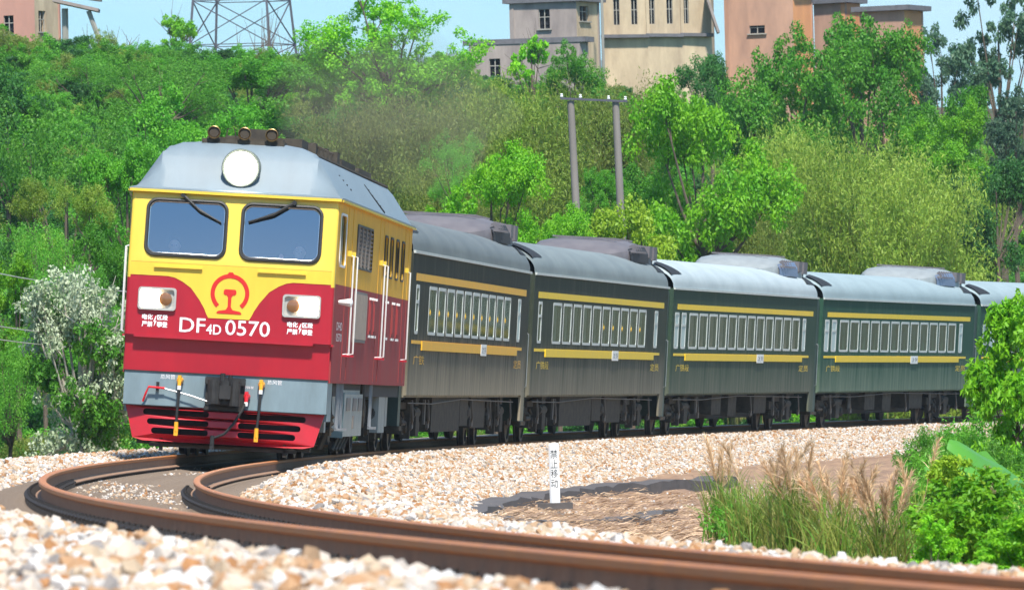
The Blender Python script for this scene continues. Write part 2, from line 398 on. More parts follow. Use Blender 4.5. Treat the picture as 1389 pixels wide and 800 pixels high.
def stone_mat():
    m = bpy.data.materials.new("crushed_stone"); m.use_nodes = True; n = m.node_tree; b = n.nodes["Principled BSDF"]
    oi = n.nodes.new("ShaderNodeObjectInfo"); cr = n.nodes.new("ShaderNodeValToRGB"); n.links.new(oi.outputs['Random'], cr.inputs[0])
    cr.color_ramp.interpolation = 'CONSTANT'; e = cr.color_ramp.elements
    cols = [(0, (0.521, 0.458, 0.399)), (.16, (0.613, 0.585, 0.556)), (.30, (0.464, 0.352, 0.242)), (.46, (0.521, 0.428, 0.336)), (.58, (0.390, 0.225, 0.116)), (.70, (0.464, 0.302, 0.179)),
            (.80, (0.251, 0.225, 0.210)), (.86, (0.501, 0.420, 0.347)), (.93, (0.353, 0.166, 0.063))]
    e[0].position = 0; e[0].color = (*cols[0][1], 1); e[1].position = cols[1][0]; e[1].color = (*cols[1][1], 1)
    for p, c in cols[2:]: k = e.new(p); k.color = (*c, 1)
    tc = n.nodes.new("ShaderNodeTexCoord"); no = n.nodes.new("ShaderNodeTexNoise"); no.inputs['Scale'].default_value = 1.6
    n.links.new(tc.outputs['Object'], no.inputs['Vector'])
    hs = n.nodes.new("ShaderNodeHueSaturation"); mr = n.nodes.new("ShaderNodeMapRange"); mr.inputs[3].default_value = .75; mr.inputs[4].default_value = 1.15
    n.links.new(no.outputs[0], mr.inputs[0]); n.links.new(mr.outputs[0], hs.inputs['Value']); n.links.new(cr.outputs[0], hs.inputs['Color'])
    n.links.new(hs.outputs[0], b.inputs['Base Color']); b.inputs['Roughness'].default_value = .85
    return m
M['stone'] = stone_mat(); stones = []
for i in range(7):
    bm = bmesh.new(); bmesh.ops.create_icosphere(bm, subdivisions=1, radius=1)
    r2 = np.random.default_rng(50 + i)
    for k in range(9):                                             # cut facets like crushed rock
        nrm = Vector(r2.normal(size=3)).normalized()
        for v in bm.verts:
            d = v.co.dot(nrm) - r2.uniform(.5, .8)
            if d > 0: v.co -= nrm * d
    sx = r2.uniform(.7, 1.2, 3)
    for v in bm.verts: v.co = Vector((v.co.x * sx[0], v.co.y * sx[1], v.co.z * sx[2]))
    me = bpy.data.meshes.new("ballast_stone"); bm.to_mesh(me); bm.free(); stones.append(loose("ballast_stone", me, M['stone']))
P = []; S = []
def pxy(X, Y, Z):
    c = np.array(CM.to_3x3()); d = np.stack([X, Y, Z - CAMZ], -1) @ c; return 694.5 - FPX * d[..., 0] / d[..., 2], 400 + FPX * d[..., 1] / d[..., 2]
def scatter(s0, s1, u0, u1, dens, r0, r1, sink=.3):
    n = int((s1 - s0) * (u1 - u0) * dens); s = rng.uniform(s0, s1, n); u = rng.uniform(u0, u1, n)
    X = CX - (RAD - u) * np.cos(s / RAD); Y = Y0 + (RAD - u) * np.sin(s / RAD); r = rng.uniform(r0, r1, n) * rng.choice([.6, .8, 1, 1.1, 1.4], n)
    Z = bed_z(s, u) + r * (rng.uniform(-.3, .75, n))
    px, py = pxy(X, Y, Z); ok = (px > -350) & (px < 1750) & (py < 1000)
    P.append(np.stack([X, Y, Z], -1)[ok]); S.append(r[ok])
scatter(-95, -40, -4.3, -1.22, 560, .022, .046)
scatter(-40, 25, -4.4, -1.22, 420, .024, .040)
scatter(25, 60, -3.2, -1.22, 120, .03, .045)
scatter(-92, -50, 1.22, 3.6, 560, .022, .046)
scatter(-50, 40, 1.22, 4.3, 480, .022, .046)
scatter(40, 160, 1.22, 4.3, 330, .028, .045)
scatter(-92, 20, -1.2, 1.2, 46, .012, .028)
kp = wob(P[-1][:, 0] * 4 + 3, P[-1][:, 1] * .6) > .12; P[-1] = P[-1][kp]; S[-1] = S[-1][kp]        # stones lie in patches between the rails
n_ = 5200; s_ = rng.uniform(-60, 55, n_); u_ = 3.7 + rng.uniform(0, 1, n_) ** 1.5 * 5; X_ = CX - (RAD - u_) * np.cos(s_ / RAD); Y_ = Y0 + (RAD - u_) * np.sin(s_ / RAD)
P.append(np.stack([X_, Y_, ground_z(X_, Y_) + .07], -1)); S.append(rng.uniform(.012, .04, n_))            # strays on the dirt
P = np.concatenate(P); S = np.concatenate(S); n = len(P)
sc3 = np.stack([S * rng.uniform(.8, 1.25, n), S * rng.uniform(.8, 1.25, n), S * rng.uniform(.65, 1, n)], -1)
instancer("ballast_stones", P, rng.uniform(0, 6.28, (n, 3)), sc3, rng.integers(0, 7, n), stones, "crushed cream and rust coloured ballast stones heaped along the track", "ballast")
# ------------------------------------------------------------------ locomotive
M['lyel'] = mat("yellow_loco_paint", (.84, .60, .06), .36, col2=(.70, .47, .05), vscale=1.2, stretch=(2.2, 1, .5), contrast=.35, coat=.3)
M['lred'] = mat("red_loco_paint", (.47, .008, .022), .38, col2=(.33, .010, .024), vscale=1.4, stretch=(2.2, 1, .5), contrast=.32, coat=.3)
M['lside'] = mat("dusty_maroon_paint", (.36, .045, .05), .7, spec=.12, col2=(.25, .06, .055), vscale=2.2, stretch=(1, 1, .35))
M['lsidey'] = mat("dusty_yellow_paint", (.82, .47, .06), .7, spec=.12, col2=(.66, .36, .05), vscale=2.2, stretch=(1, 1, .4))
M['lgrey'] = mat("blue_grey_buffer_paint", (.22, .30, .34), .5, col2=(.14, .185, .20), vscale=1.8, stretch=(2.5, 1, .6), contrast=.3)
M['lroof'] = mat("grey_roof_paint", (.21, .265, .30), .5, col2=(.155, .19, .21), vscale=1.1, stretch=(1.6, .6, .5), contrast=.3, bump=.04, bscale=3)
M['pilot'] = mat("pilot_red_paint", (.55, .008, .022), .4, col2=(.36, .02, .024), vscale=2.5, contrast=.3)
M['orange'] = mat("orange_cock_paint", (.85, .38, .02), .4)
M['redcock'] = mat("red_cock_paint", (.65, .02, .03), .4)
M['sidegrey'] = mat("grimy_grey_box", (.40, .42, .39), .6, col2=(.22, .22, .2), vscale=4, stretch=(1, 1, .4))
M['teal'] = mat("grey_green_box", (.22, .29, .29), .55, var=.2)
M['mesh'] = mat("dusty_grille", (.25, .22, .19), .7, col2=(.15, .13, .12), vscale=6)
M['cast'] = mat("grimy_cast_steel", (.10, .082, .062), .85, .0, .2, col2=(.03, .026, .022), vscale=5)
M['logo'] = mat("signal_red", (.60, .02, .015), .45)
M['letter'] = mat("white_lettering", (.85, .82, .82), .5)
M['wshield'] = glass("windscreen_glass", (.92, .94, .97), .32, .03, 1.0)
M['sglass'] = glass("side_window_glass", (.7, .72, .65), .2, .04, .5, .5)
M['cabin'] = mat("cab_lining", (.10, .115, .13), .8)
M['lamp_on'] = mat("lit_lamp", (1, 1, 1), .3, emit=(1.0, .97, .84), estr=40)
M['lamp_warm'] = mat("lit_marker_lamp", (1, .9, .8), .3, emit=(1.0, .80, .52), estr=30)
M['lampbox'] = mat("lamp_housing", (.42, .41, .38), .4, var=.1); M['lamprim'] = mat("lamp_rim", (.16, .18, .15), .5)
M['amber'] = mat("amber_lens", (.22, .10, .04), .2, coat=.6)
M['brass'] = mat("brass_horn", (.22, .14, .06), .4, .8)
M['hornin'] = mat("horn_throat", (.05, .035, .02), .6)

LS = 14.37; LL = 20.6
loco = empty("locomotive", label="red and yellow diesel locomotive with lit headlights leading the train", cat="locomotive")
loco.matrix_world = veh_matrix(LS, LL)
def yf(z):
    return float(np.interp(z, [0, 1.24, 1.25, 1.72, 1.77, 2.86, 3.94], [.16, .16, .14, .16, .02, 0, .2]))
def F(off=0.0): return lambda x, z: (x, yf(z) - off, z)
HW = 1.55
# --- body sides and ends
def shell(z0, z1, m, name, y0=.2, y1=LL - .2, hw=HW):
    mb = MB(); mb.bb(hw - .03, hw, y0, y1, z0, z1); mb.bb(-hw, -hw + .03, y0, y1, z0, z1); mb.bb(-hw + .03, hw - .03, y1 - .03, y1, z0, z1)
    return mb.build(name, m, loco)
# right side as a plate with window openings
sidewin = [(12.3, 13.1), (13.9, 14.7), (15.6, 16.4), (17.3, 18.1)]
def side_plate(z0, z1, holes, m, name):
    mb = MB()
    mb.plate(rect(.2, LL - .2, z0, z1), holes, lambda a, b: (HW, a, b), lambda a, b: (HW - .04, a, b))
    mb.bb(-HW, -HW + .04, .2, LL - .2, z0, z1); mb.bb(-HW + .04, HW - .04, LL - .24, LL - .2, z0, z1)
    return mb.build(name, m, loco)
cabwin = rrect(.75, 2.1, 2.98, 3.72, .1)
side_plate(2.68, 3.94, [cabwin] + [rrect(a, b, 3.0, 3.62, .1) for a, b in sidewin] + [rrect(4.9, 8.9, 3.02, 3.64, .08)], M['lsidey'], "upper_side_panel")
side_plate(1.2, 2.68, [], M['lside'], "lower_side_panel")
# --- front skin
mb = MB(); wl, wr = rrect(-1.30, -.12, 2.97, 3.80, .14), rrect(.12, 1.30, 2.97, 3.80, .14)
outer = [(-1.5, 2.86), (1.5, 2.86), (1.5, 3.94), (-1.5, 3.94)]
mb.plate(outer, [wl, wr], F(0), F(-.03))
for sx in (-1, 1):      # rounded cab corners
    rows = []
    for z in (2.62, 2.86, 3.94):
        rows.append([(sx * (1.5 + .05 * sin(a)), yf(z) + .05 * (1 - cos(a)), z) for a in np.linspace(0, pi / 2, 5)] + [(sx * HW, .26 + .0, z)])
    mb.grid(rows)
mb.build("cab_front", M['lyel'], loco, smooth=True)
mb = MB(); mb.plate(rect(-1.5, 1.5, 1.77, 2.86), [], F(0), F(-.03))
for sx in (-1, 1):
    rows = [[(sx * (1.5 + .05 * sin(a)), yf(z) + .05 * (1 - cos(a)), z) for a in np.linspace(0, pi / 2, 5)] + [(sx * HW, .26, z)] for z in (1.77, 2.62)]
    mb.grid(rows)
mb.build("nose_panel", M['lred'], loco, smooth=True)
half = [(.305, 2.07), (.335, 2.12), (.37, 2.2), (.45, 2.33), (.585, 2.5), (.72, 2.59), (.83, 2.64), (.93, 2.66), (1.5, 2.66)]
outl = [(-x, z) for x, z in half[::-1]] + half + [(1.5, 2.855), (-1.5, 2.855)]
outl = [(-1.5, 2.66), (-.93, 2.66)] + [(-x, z) for x, z in half[::-1][2:]] + half[:-1] + [(1.5, 2.66), (1.5, 2.855), (-1.5, 2.855)]
mb = MB(); mb.plate(outl, [], F(.006), F(-.002)); mb.build("yellow_nose_band", M['lyel'], loco)
mb = MB()                                  # ledge, lower apron, buffer beam
mb.bb(-1.40, 1.28, -.02, .2, 1.735, 1.772); mb.bb(-1.58, 1.58, .06, .3, 1.74, 1.77); mb.build("nose_ledge", M['lred'], loco)
mb = MB(); mb.plate(rect(-1.53, 1.53, 1.24, 1.74), [], lambda x, z: (x, .13 - (z - 1.24) * .06, z), lambda x, z: (x, .3, z))
mb.bb(1.45, 1.53, .3, 1.3, 1.24, 1.74); mb.bb(-1.53, -1.45, .3, 1.3, 1.24, 1.74); mb.build("apron", M['lred'], loco)
mb = MB(); mb.bb(-1.52, 1.52, .14, .4, .73, 1.238); mb.bb(1.44, 1.52, .4, 1.25, .62, 1.2); mb.bb(-1.52, -1.44, .4, 1.25, .62, 1.2)
mb.build("buffer_beam", M['lgrey'], loco)
mb = MB()
for z in (1.235, .725): mb.bb(-1.525, 1.525, .12, .2, z - .006, z + .006)
mb.build("beam_joint", M['dark'], loco)
# --- pilot with slots
slots = []
for sx in (-1, 1):
    for k, z in enumerate((.63, .49, .355)):
        x0, x1 = .22 + .0 * k, 1.22 - .07 * k
        slots.append([(sx * a, b) for a, b in rrect(x0, x1, z - .045, z + .045, .044)])
pil = [(-1.49, .72), (-1.36, .24), (-1.2, .2), (-.5, .2), (.5, .2), (1.2, .2), (1.36, .24), (1.49, .72)]
def pf(off):
    return lambda x, z: (x, .10 - off - .10 * (1 - min(1, abs(x) / .45)) * 0 + .22 * max(0, (abs(x) - .2)) ** 1.5 * .6 + (.72 - z) * -.12, z)
mb = MB()
def dens(loop):                            # extra points so that the plate can bend
    out = []
    for i in range(len(loop)):
        a, b = loop[i], loop[(i + 1) % len(loop)]; n = max(1, int(abs(b[0] - a[0]) / .18))
        out += [(a[0] + (b[0] - a[0]) * t / n, a[1] + (b[1] - a[1]) * t / n) for t in range(n)]
    return out
mb.plate(dens(pil), [dens(s) for s in slots], pf(0), pf(-.035)); mb.build("pilot", M['pilot'], loco)
mb = MB(); mb.plate(rect(-1.3, 1.3, .22, .72), [], lambda x, z: (x, .42, z), lambda x, z: (x, .46, z)); mb.build("pilot_backing", M['dark'], loco)
mb = MB(); mb.bb(-1.1, 1.1, .2, .3, .12, .17); mb.bb(-.95, -.9, .2, .3, .06, .3); mb.bb(.9, .95, .2, .3, .06, .3); mb.bb(-1.3, 1.3, .3, .5, .15, .24)
mb.build("rail_guard", M['cast'], loco)
# --- windscreens, wipers
for sx, loop, nm in ((-1, wl, 0), (1, wr, 1)):
    cx = .71 * sx
    mb = MB(); mb.tube([F(.012)(*p) for p in loop], .028, 6, closed=True)
    ws = mb.build("windscreen", M['rubber'], loco, smooth=True)
    mb = MB(); inner = rrect(cx - .56, cx + .56, 3.0, 3.77, .12); mb.tube([F(.004)(*p) for p in inner], .008, 5, closed=True); mb.build("trim", M['chrome'], ws)
    mb = MB(); mb.plate(loop, [], F(-.016)); mb.build("pane", M['wshield'], ws)
for piv, tip in (((-.79, 3.88), (-.2, 3.5)), ((.88, 3.85), (.21, 3.53))):
    mb = MB(); p0, p1 = F(.05)(*piv), F(.06)(*tip); mid = ((p0[0] * .55 + p1[0] * .45), (p0[1] * .5 + p1[1] * .5) - .02, (p0[2] * .5 + p1[2] * .5) - .035)
    mb.tube([p0, mid, p1], [.026, .02, .012], 6); mb.cyl(F(-.02)(*piv), F(.08)(*piv), .035, n=8)
    a = Vector(mid) * .75 + Vector(p0) * .25; b = Vector(p1); mb.tube([a + Vector((0, .02, 0)), b + Vector((0, .02, -.01))], .014, 5)
    mb.build("wiper", M['rubber'], loco)
for x0, x1, z in ((-1.15, -.43, 2.795), (.40, 1.12, 2.795)):
    mb = MB(); mb.bb(x0, x1, -.045, .0, z - .012, z + .012); mb.build("grab_ledge", M['lyel'], loco)
# --- emblem
mb = MB(); fe = F(.012); ring = []
def ringpts(r, a0, a1, n, cz=2.45): return [(r * sin(a), cz + r * cos(a)) for a in np.linspace(a0, a1, n)]
A = radians(138)
mb.plate(ringpts(.29, -A, A, 40) + ringpts(.228, A, -A, 40), [], fe, F(.004))
mb.plate([(-.05, 2.728), (.05, 2.728), (.03, 2.765), (-.03, 2.765)], [], F(.013), F(.004))
mb.plate(rrect(-.095, .095, 2.425, 2.51, .03), [], fe, F(.004))
mb.plate([(-.05, 2.427), (-.026, 2.39), (-.024, 2.25), (-.05, 2.205), (-.16, 2.185), (-.185, 2.165), (-.185, 2.145), (.185, 2.145), (.185, 2.165), (.16, 2.185), (.05, 2.205), (.024, 2.25), (.026, 2.39), (.05, 2.427)], [], fe, F(.004))
mb.build("emblem", M['logo'], loco)
# --- lettering
mb = MB(); fl = F(.004)
text_fit(mb, "DF", -.725, -.345, 1.845, 2.055, fl); text_fit(mb, "4D", -.325, -.105, 1.83, 1.975, fl); text_fit(mb, "0570", -.04, .62, 1.835, 2.055, fl)
def embolden(mb, d=.005):
    vs = list(mb.v); fs = list(mb.f)
    for dx, dz in ((d, 0), (-d, 0), (0, d), (0, -d)):
        mb.add([(x + dx, y - .0004 * (abs(dx) > 0) - .0002 * (dz > 0) - .0002 * (dx > 0), z + dz) for x, y, z in vs], fs)
embolden(mb, .003); mb.build("number_lettering", M['letter'], loco, recalc=False)
for cx in (-1.1, 1.07):
    mb = MB()
    for t, x0, z0 in (("电化", -.19, 2.0), ("区段", .035, 2.0), ("严禁", -.19, 1.895), ("攀登", .035, 1.895)):
        text_fit(mb, t, cx + x0, cx + x0 + .155, z0, z0 + .078, fl)
    embolden(mb, .004)
    mb.plate([(cx + .01, 2.06), (cx - .025, 1.97), (cx - .002, 1.975), (cx - .012, 1.895), (cx + .028, 1.985), (cx + .004, 1.98), (cx + .022, 2.06)], [], F(.006), F(.003))
    mb.build("warning_lettering", M['letter'], loco, recalc=False)
# --- marker lights
for sx in (-1, 1):
    cx, cz = 1.08 * sx, 2.315
    mb = MB(); mb.plate(rrect(cx - .285, cx + .285, cz - .17, cz + .17, .05), [rrect(cx - .255, cx + .255, cz - .14, cz + .14, .04)], F(.05), F(-.01))
    h = mb.build("marker_light", M['lampbox'], loco)
    mb = MB(); mb.plate(rrect(cx - .255, cx + .255, cz - .14, cz + .14, .04), [], F(.004), F(-.01)); mb.build("reflector", M['lampbox'], h)
    e0, e1 = sorted((cx + sx * .25, cx - sx * .02)); mb = MB(); mb.plate(rrect(e0, e1, cz - .135, cz + .135, .06), [], F(.035), F(.0)); mb.build("lit_lens", M['lamp_warm'], h)
    ox = cx - sx * .125; mb = MB(); mb.lathe((ox, yf(cz) - .006, cz), (0, -1, 0), [(0, .098), (.03, .095), (.045, .06), (.05, .01)], 24); mb.build("amber_lens", M['amber'], h, smooth=True)
# --- roof
sec = [(1.60, 3.935), (1.60, 3.965), (1.53, 3.985), (1.17, 4.53), (1.08, 4.62), (.9, 4.69), (.45, 4.76), (0, 4.78)]
sec = sec + [(-x, z) for x, z in sec[-2::-1]]
rows = []
for k, (y, zc) in enumerate(((.13, 3.936), (.13, 3.966), (.22, 3.986), (.30, 4.09), (.42, 4.25), (.56, 4.45), (.66, 4.56), (.80, 4.65), (1.0, 4.72), (1.4, 4.79), (LL - 1.2, 4.79), (LL - .3, 4.5), (LL - .1, 3.94))):
    rows.append([(x, y, min(z, zc)) for x, z in sec])
mb = MB(); mb.grid(rows); mb.build("roof", M['lroof'], loco, smooth=True)
mb = MB(); mb.bb(-1.585, 1.585, .10, .19, 3.905, 3.945); mb.bb(1.55, 1.615, .19, LL - .2, 3.905, 3.934); mb.bb(-1.615, -1.55, .19, LL - .2, 3.905, 3.934)
mb.build("gutter", M['lyel'], loco)
mb = MB()                      # dark vents and the rung line on the roof flank
for k in range(4):
    y, z = 4.2 + k * .35, 4.38 - k * .06; mb.box((1.17 + (4.5 - z) / .515 * .36 + .006, y, z), (.02, .18, .035))
pts = [(1.215 + (4.44 - z) / .515 * .36, y, z) for y, z in ((11.0, 4.42), (11.3, 4.3), (12.0, 4.1), (12.3, 4.02))]
mb.tube(pts, .022, 5)
for y, z in ((11.2, 4.35), (11.4, 4.27), (11.7, 4.19), (11.95, 4.12)): x = 1.215 + (4.44 - z) / .515 * .36; mb.box((x, y + .2, z), (.03, .4, .025))
mb.build("roof_vents", M['dark'], loco)
mb = MB()
for y0, y1, x0, x1, z1 in ((2.2, 3.6, -.35, .8, 4.86), (3.9, 4.6, .1, .9, 4.84), (5.2, 5.7, .3, .8, 4.9), (6.4, 6.9, .4, .9, 4.86), (7.6, 8.2, .45, 1.0, 4.84), (9.5, 13, -.9, .95, 4.78), (14, 17.5, -.9, .95, 4.77)):
    mb.bb(x0, x1, y0, y1, 4.6, z1)
for y in (4.2, 5.0, 6.0, 7.2): mb.tube([(.9, y, 4.62), (.95, y, 4.8), (.8, y + .1, 4.84)], .025, 5)
mb.tube([(1.1, 1.4, 4.60), (1.12, LL - 1.3, 4.60)], .028, 6)
mb.build("roof_equipment", M['cast'], loco)
# --- headlamp and horns
hx, hz = .04, 4.33
mb = MB(); mb.lathe((hx, .62, hz), (0, -1, 0), [(0, .29), (.36, .29), (.385, .275), (.37, .245), (.30, .235)], 32); hl = mb.build("headlamp", M['lamprim'], loco, smooth=True)
mb = MB(); mb.lathe((hx, .32, hz), (0, -1, 0), [(0, .235), (.03, .232), (.055, .15), (.06, .01)], 32); mb.build("lit_lens", M['lamp_on'], hl, smooth=True)
mb = MB(); mb.bb(-.62, .62, .95, 1.6, 4.70, 4.765); mb.bb(-.55, .6, 1.0, 1.25, 4.765, 4.80)
mb.tube([(-.28, 1.2, 4.8), (-.26, 1.2, 4.93), (-.16, 1.2, 4.95), (-.13, 1.2, 4.8)], .010, 5); mb.bb(.02, .42, 1.6, 2.3, 4.72, 4.96)
mb.build("horn_base", M['cast'], loco)
for x in (-.44, .02, .43):
    mb = MB(); mb.lathe((x, 1.35, 4.86), (0, -1, 0), [(0, .05), (.05, .055), (.3, .05), (.4, .07), (.47, .10), (.476, .088), (.40, .06)], 20); h = mb.build("horn", M['brass'], loco, smooth=True)
    mb = MB(); mb.lathe((x, .955, 4.86), (0, -1, 0), [(0, .066), (.055, .072)], 16); mb.build("throat", M['hornin'], h)
# --- coupler, hoses, lever
mb = MB(); mb.bb(-.22, .22, -.05, .14, .78, 1.18); mb.bb(-.29, .29, .08, .16, .72, 1.2); mb.bb(-.30, -.2, .0, .14, 1.09, 1.19); mb.bb(.2, .30, .0, .14, 1.09, 1.19)
mb.tube([(-.13, -.32, .80), (-.13, -.32, 1.15)], .10, 12); mb.tube([(.17, -.28, .78), (.17, -.28, 1.15)], .085, 12)
mb.bb(-.2, .2, -.24, .0, .80, 1.15); mb.bb(-.05, .12, -.38, -.2, .88, 1.08); mb.cyl((-.03, -.1, 1.14), (-.03, -.1, 1.26), .04, n=8); mb.cyl((.08, -.05, 1.14), (.08, -.05, 1.24), .03, n=8)
mb.bb(-.3, .3, .05, .2, .70, .76); M['coup'] = mat("black_grease", (.035, .032, .03), .5, .3, var=.4, vscale=9); mb.build("coupler", M['coup'], loco)
def hose(x, z, top_m, pts, end_m):
    mb = MB(); mb.lathe((x, .15, z), (0, -1, 0), [(0, .05), (.05, .055), (.09, .05), (.16, .035)], 10); mb.box((x, .03, z + .05), (.05, .12, .05)); mb.cyl((x, .0, z + .02), (x, -.02, z - .1), .032, .026, 8)
    h = mb.build("brake_hose", top_m, loco)
    mb = MB(); mb.tube(pts, .021, 7); mb.build("hose_pipe", M['rubber'], h, smooth=True)
    mb = MB(); mb.cyl((x, -.02, z - .08), (x, -.022, z - .14), .03, n=8); mb.build("collar", M['white'], h)
    if end_m:
        p = Vector(pts[-1]); mb = MB(); mb.cyl(p + Vector((0, 0, .05)), p - Vector((0, 0, .09)), .03, .035, 8); mb.box(p - Vector((0, 0, .12)), (.06, .05, .07)); mb.build("hose_end", end_m, h)
    return h
hose(-.68, 1.12, M['orange'], [(-.68, -.02, 1.0), (-.682, -.04, .8), (-.69, -.05, .6), (-.69, -.05, .45)], M['orange'])
hose(.54, 1.12, M['orange'], [(.54, -.02, 1.0), (.535, -.04, .8), (.525, -.05, .6), (.51, -.05, .42)], M['orange'])
hose(.33, .93, M['redcock'], [(.32, -.03, .82), (.27, -.08, .7), (.17, -.12, .52), (.04, -.12, .36), (-.14, -.08, .28)], M['dark'])
mb = MB(); mb.tube([(-1.22, .1, .78), (-1.18, .06, .9), (-1.14, .05, 1.0), (-.9, .06, .99)], .017, 6); lv = mb.build("uncoupling_lever", M['redcock'], loco)
mb = MB(); mb.tube([(-.92, .06, .99), (-.5, .05, .9), (-.15, .03, .8)], .011, 5); mb.build("lever_rod", M['steel'], lv)
mb = MB(); mb.bb(-1.03, -.99, .06, .14, .94, 1.08); mb.build("lever_bracket", M['dark'], lv)
mb = MB(); fb = lambda x, z: (x, .136, z)
text_fit(mb, "总风管", -.98, -.76, 1.13, 1.2, fb); text_fit(mb, "总风管", .62, .84, 1.13, 1.2, fb); text_fit(mb, "列车管", .29, .42, 1.05, 1.09, fb); text_fit(mb, "●", .19, .23, 1.04, 1.08, fb)
mb.build("hose_lettering", M['letter'], loco, recalc=False)
# --- right side fittings
def fr(name, a0, a1, z0, z1, fm, gm, r=.08, t=.035, sub="pane"):
    mb = MB(); mb.plate(rrect(a0 - t, a1 + t, z0 - t, z1 + t, r + t), [rrect(a0, a1, z0, z1, r)], lambda a, b: (HW + .015, a, b), lambda a, b: (HW - .02, a, b)); o = mb.build(name, fm, loco)
    mb = MB(); mb.plate(rrect(a0 - .01, a1 + .01, z0 - .01, z1 + .01, r), [], lambda a, b: (HW - .022, a, b)); mb.build(sub, gm, o); return o
fr("cab_side_window", .75, 2.1, 2.98, 3.72, M['white'], M['sglass'])
for a, b in sidewin: fr("side_window", a, b, 3.0, 3.62, M['rubber'], M['sglass'])
lo = fr("louvre_window", 4.9, 8.9, 3.02, 3.64, M['rubber'], M['mesh'], sub="mesh_panel")
for k in range(4):
    mb = MB(); a0 = 4.95 + k * 1.0
    mb.bb(HW - .02, HW + .02, a0 + .1, a0 + .2, 3.0, 3.66)
    for j in range(9): mb.box((HW - .002, a0 + .58, 3.06 + j * .066), (.02, .72, .03), Matrix.Rotation(radians(35), 3, 'Y'))
    mb.build("shutter", M['mesh'], lo)
mb = MB(); mb.bb(HW, HW + .02, 4.9, 8.0, 1.85, 2.64)
for k in range(24): mb.bb(HW + .02, HW + .035, 4.95 + k * .127, 5.0 + k * .127, 1.9, 2.6)
mb.build("radiator_grille", M['mesh'], loco)
for a0, a1 in ((8.9, 9.7), (9.95, 10.8), (13.3, 14.0), (15.2, 15.9), (16.6, 17.3)):
    mb = MB(); mb.bb(HW, HW + .018, a0, a1, 2.0, 2.55); mb.bb(HW + .018, HW + .03, a0 + .08, a1 - .08, 2.06, 2.49); h = mb.build("side_hatch", M['lside'], loco)
    mb = MB()
    for a in (a0 + .12, a1 - .12):
        for z in (2.57, 1.97): mb.bb(HW, HW + .03, a - .06, a + .06, z - .02, z + .02)
    mb.build("latch", M['white'], h)
# body ribs and door lines
mb = MB()
for a in (2.55, 3.75, 10.9, 12.0, 18.3, 19.5): mb.bb(HW, HW + .008, a - .02, a + .02, 1.25, 2.675)
mb.build("door_edge", M['lside'], loco)
mb = MB()
for a in (2.55, 3.75, 10.9, 12.0, 18.3, 19.5): mb.bb(HW, HW + .008, a - .02, a + .02, 2.685, 3.88)
mb.build("upper_door_edge", M['lsidey'], loco)
for a, col in ((2.7, 0), (3.7, 0), (11.0, 0), (11.9, 0), (18.6, 0)):
    mb = MB(); mb.tube([(HW + .01, a, 3.16), (HW + .10, a, 3.14), (HW + .10, a, 1.66), (HW + .01, a, 1.64)], .013, 6); h = mb.build("handrail", M['white'], loco, smooth=True)
    mb = MB(); mb.bb(HW, HW + .07, a - .05, a + .05, 3.14, 3.22); mb.build("bracket", M['lyel'], h)
    mb = MB(); mb.bb(HW, HW + .12, a - .08, a + .08, 1.61, 1.64); mb.build("step_plate", M['lred'], h)
mb = MB(); mb.tube([(-HW - .01, 2.6, 3.5), (-HW - .1, 2.6, 3.48), (-HW - .1, 2.6, 1.7), (-HW - .01, 2.6, 1.68)], .022, 6); mb.build("handrail", M['white'], loco, smooth=True)
mb = MB(); mb.tube([(-HW - .01, .5, 3.1), (-HW - .08, .5, 3.08), (-HW - .08, .5, 1.82), (-HW - .01, .5, 1.8)], .02, 6); mb.build("handrail", M['white'], loco, smooth=True)
mb = MB(); mb.lathe((HW, 1.2, 2.42), (1, -.2, 0), [(0, .03), (.1, .05), (.2, .07), (.22, .02)], 10); mb.build("side_lamp", M['white'], loco)
mb = MB(); fs_ = lambda a, b: (HW + .004, a, b); text_fit(mb, "DF4D", 1.0, 2.3, 2.0, 2.12, fs_); text_fit(mb, "0570", 1.0, 2.3, 1.83, 1.95, fs_); mb.build("side_lettering", M['letter'], loco, recalc=False)
# --- underframe: floor, bogies, tanks
mb = MB(); mb.bb(-1.45, 1.45, .45, LL - .3, 1.0, 1.24); mb.bb(-.9, .9, .5, LL - .5, .6, 1.0); mb.build("underframe", M['dark'], loco)
mb = MB(); mb.bb(-1.49, 1.49, .45, LL - .3, 1.76, 1.80); mb.build("cab_floor", M['cabin'], loco)
mb = MB(); mb.bb(-1.49, 1.49, 2.35, 2.4, 1.8, 3.9); mb.build("cab_back_wall", M['cabin'], loco)
mb = MB(); mb.bb(-1.4, 1.4, .25, .6, 2.6, 2.72); mb.bb(-1.4, 1.4, .27, .30, 1.8, 2.6); mb.build("control_desk", M['dark'], loco)
def bogie_frame(mb, y0, n, pitch, x=1.08, zf=.72):
    L_ = pitch * (n - 1) + 1.5
    for sx in (-1, 1):
        mb.bb(sx * x - .06, sx * x + .06, y0 - .75, y0 - .75 + L_, zf - .1, zf + .1)
        for k in range(n):
            y = y0 + k * pitch; mb.bb(sx * (x + .02) - .12, sx * (x + .02) + .14, y - .16, y + .16, .33, .62)
            for dy in (-.3, .3):
                for j in range(4): mb.lathe((sx * x, y + dy, .42 + j * .06), (0, 0, 1), [(0, .09), (.025, .105), (.05, .09)], 8)
            mb.cyl((sx * (x + .1), y, .46), (sx * (x + .22), y, .46), .12, .1, 10)
        mb.bb(sx * (x + .06), sx * (x + .14), y0 - .5, y0 + .7, .78, .9)
        for k in range(n - 1):
            y = y0 + (k + .5) * pitch; mb.bb(sx * (x + .1), sx * (x + .3), y - .28, y + .28, .3, .8); mb.cyl((sx * (x + .2), y - .5, .72), (sx * (x + .2), y + .5, .72), .11, n=10); mb.bb(sx * (x + .05), sx * (x + .22), y - .62, y - .45, .25, .95)
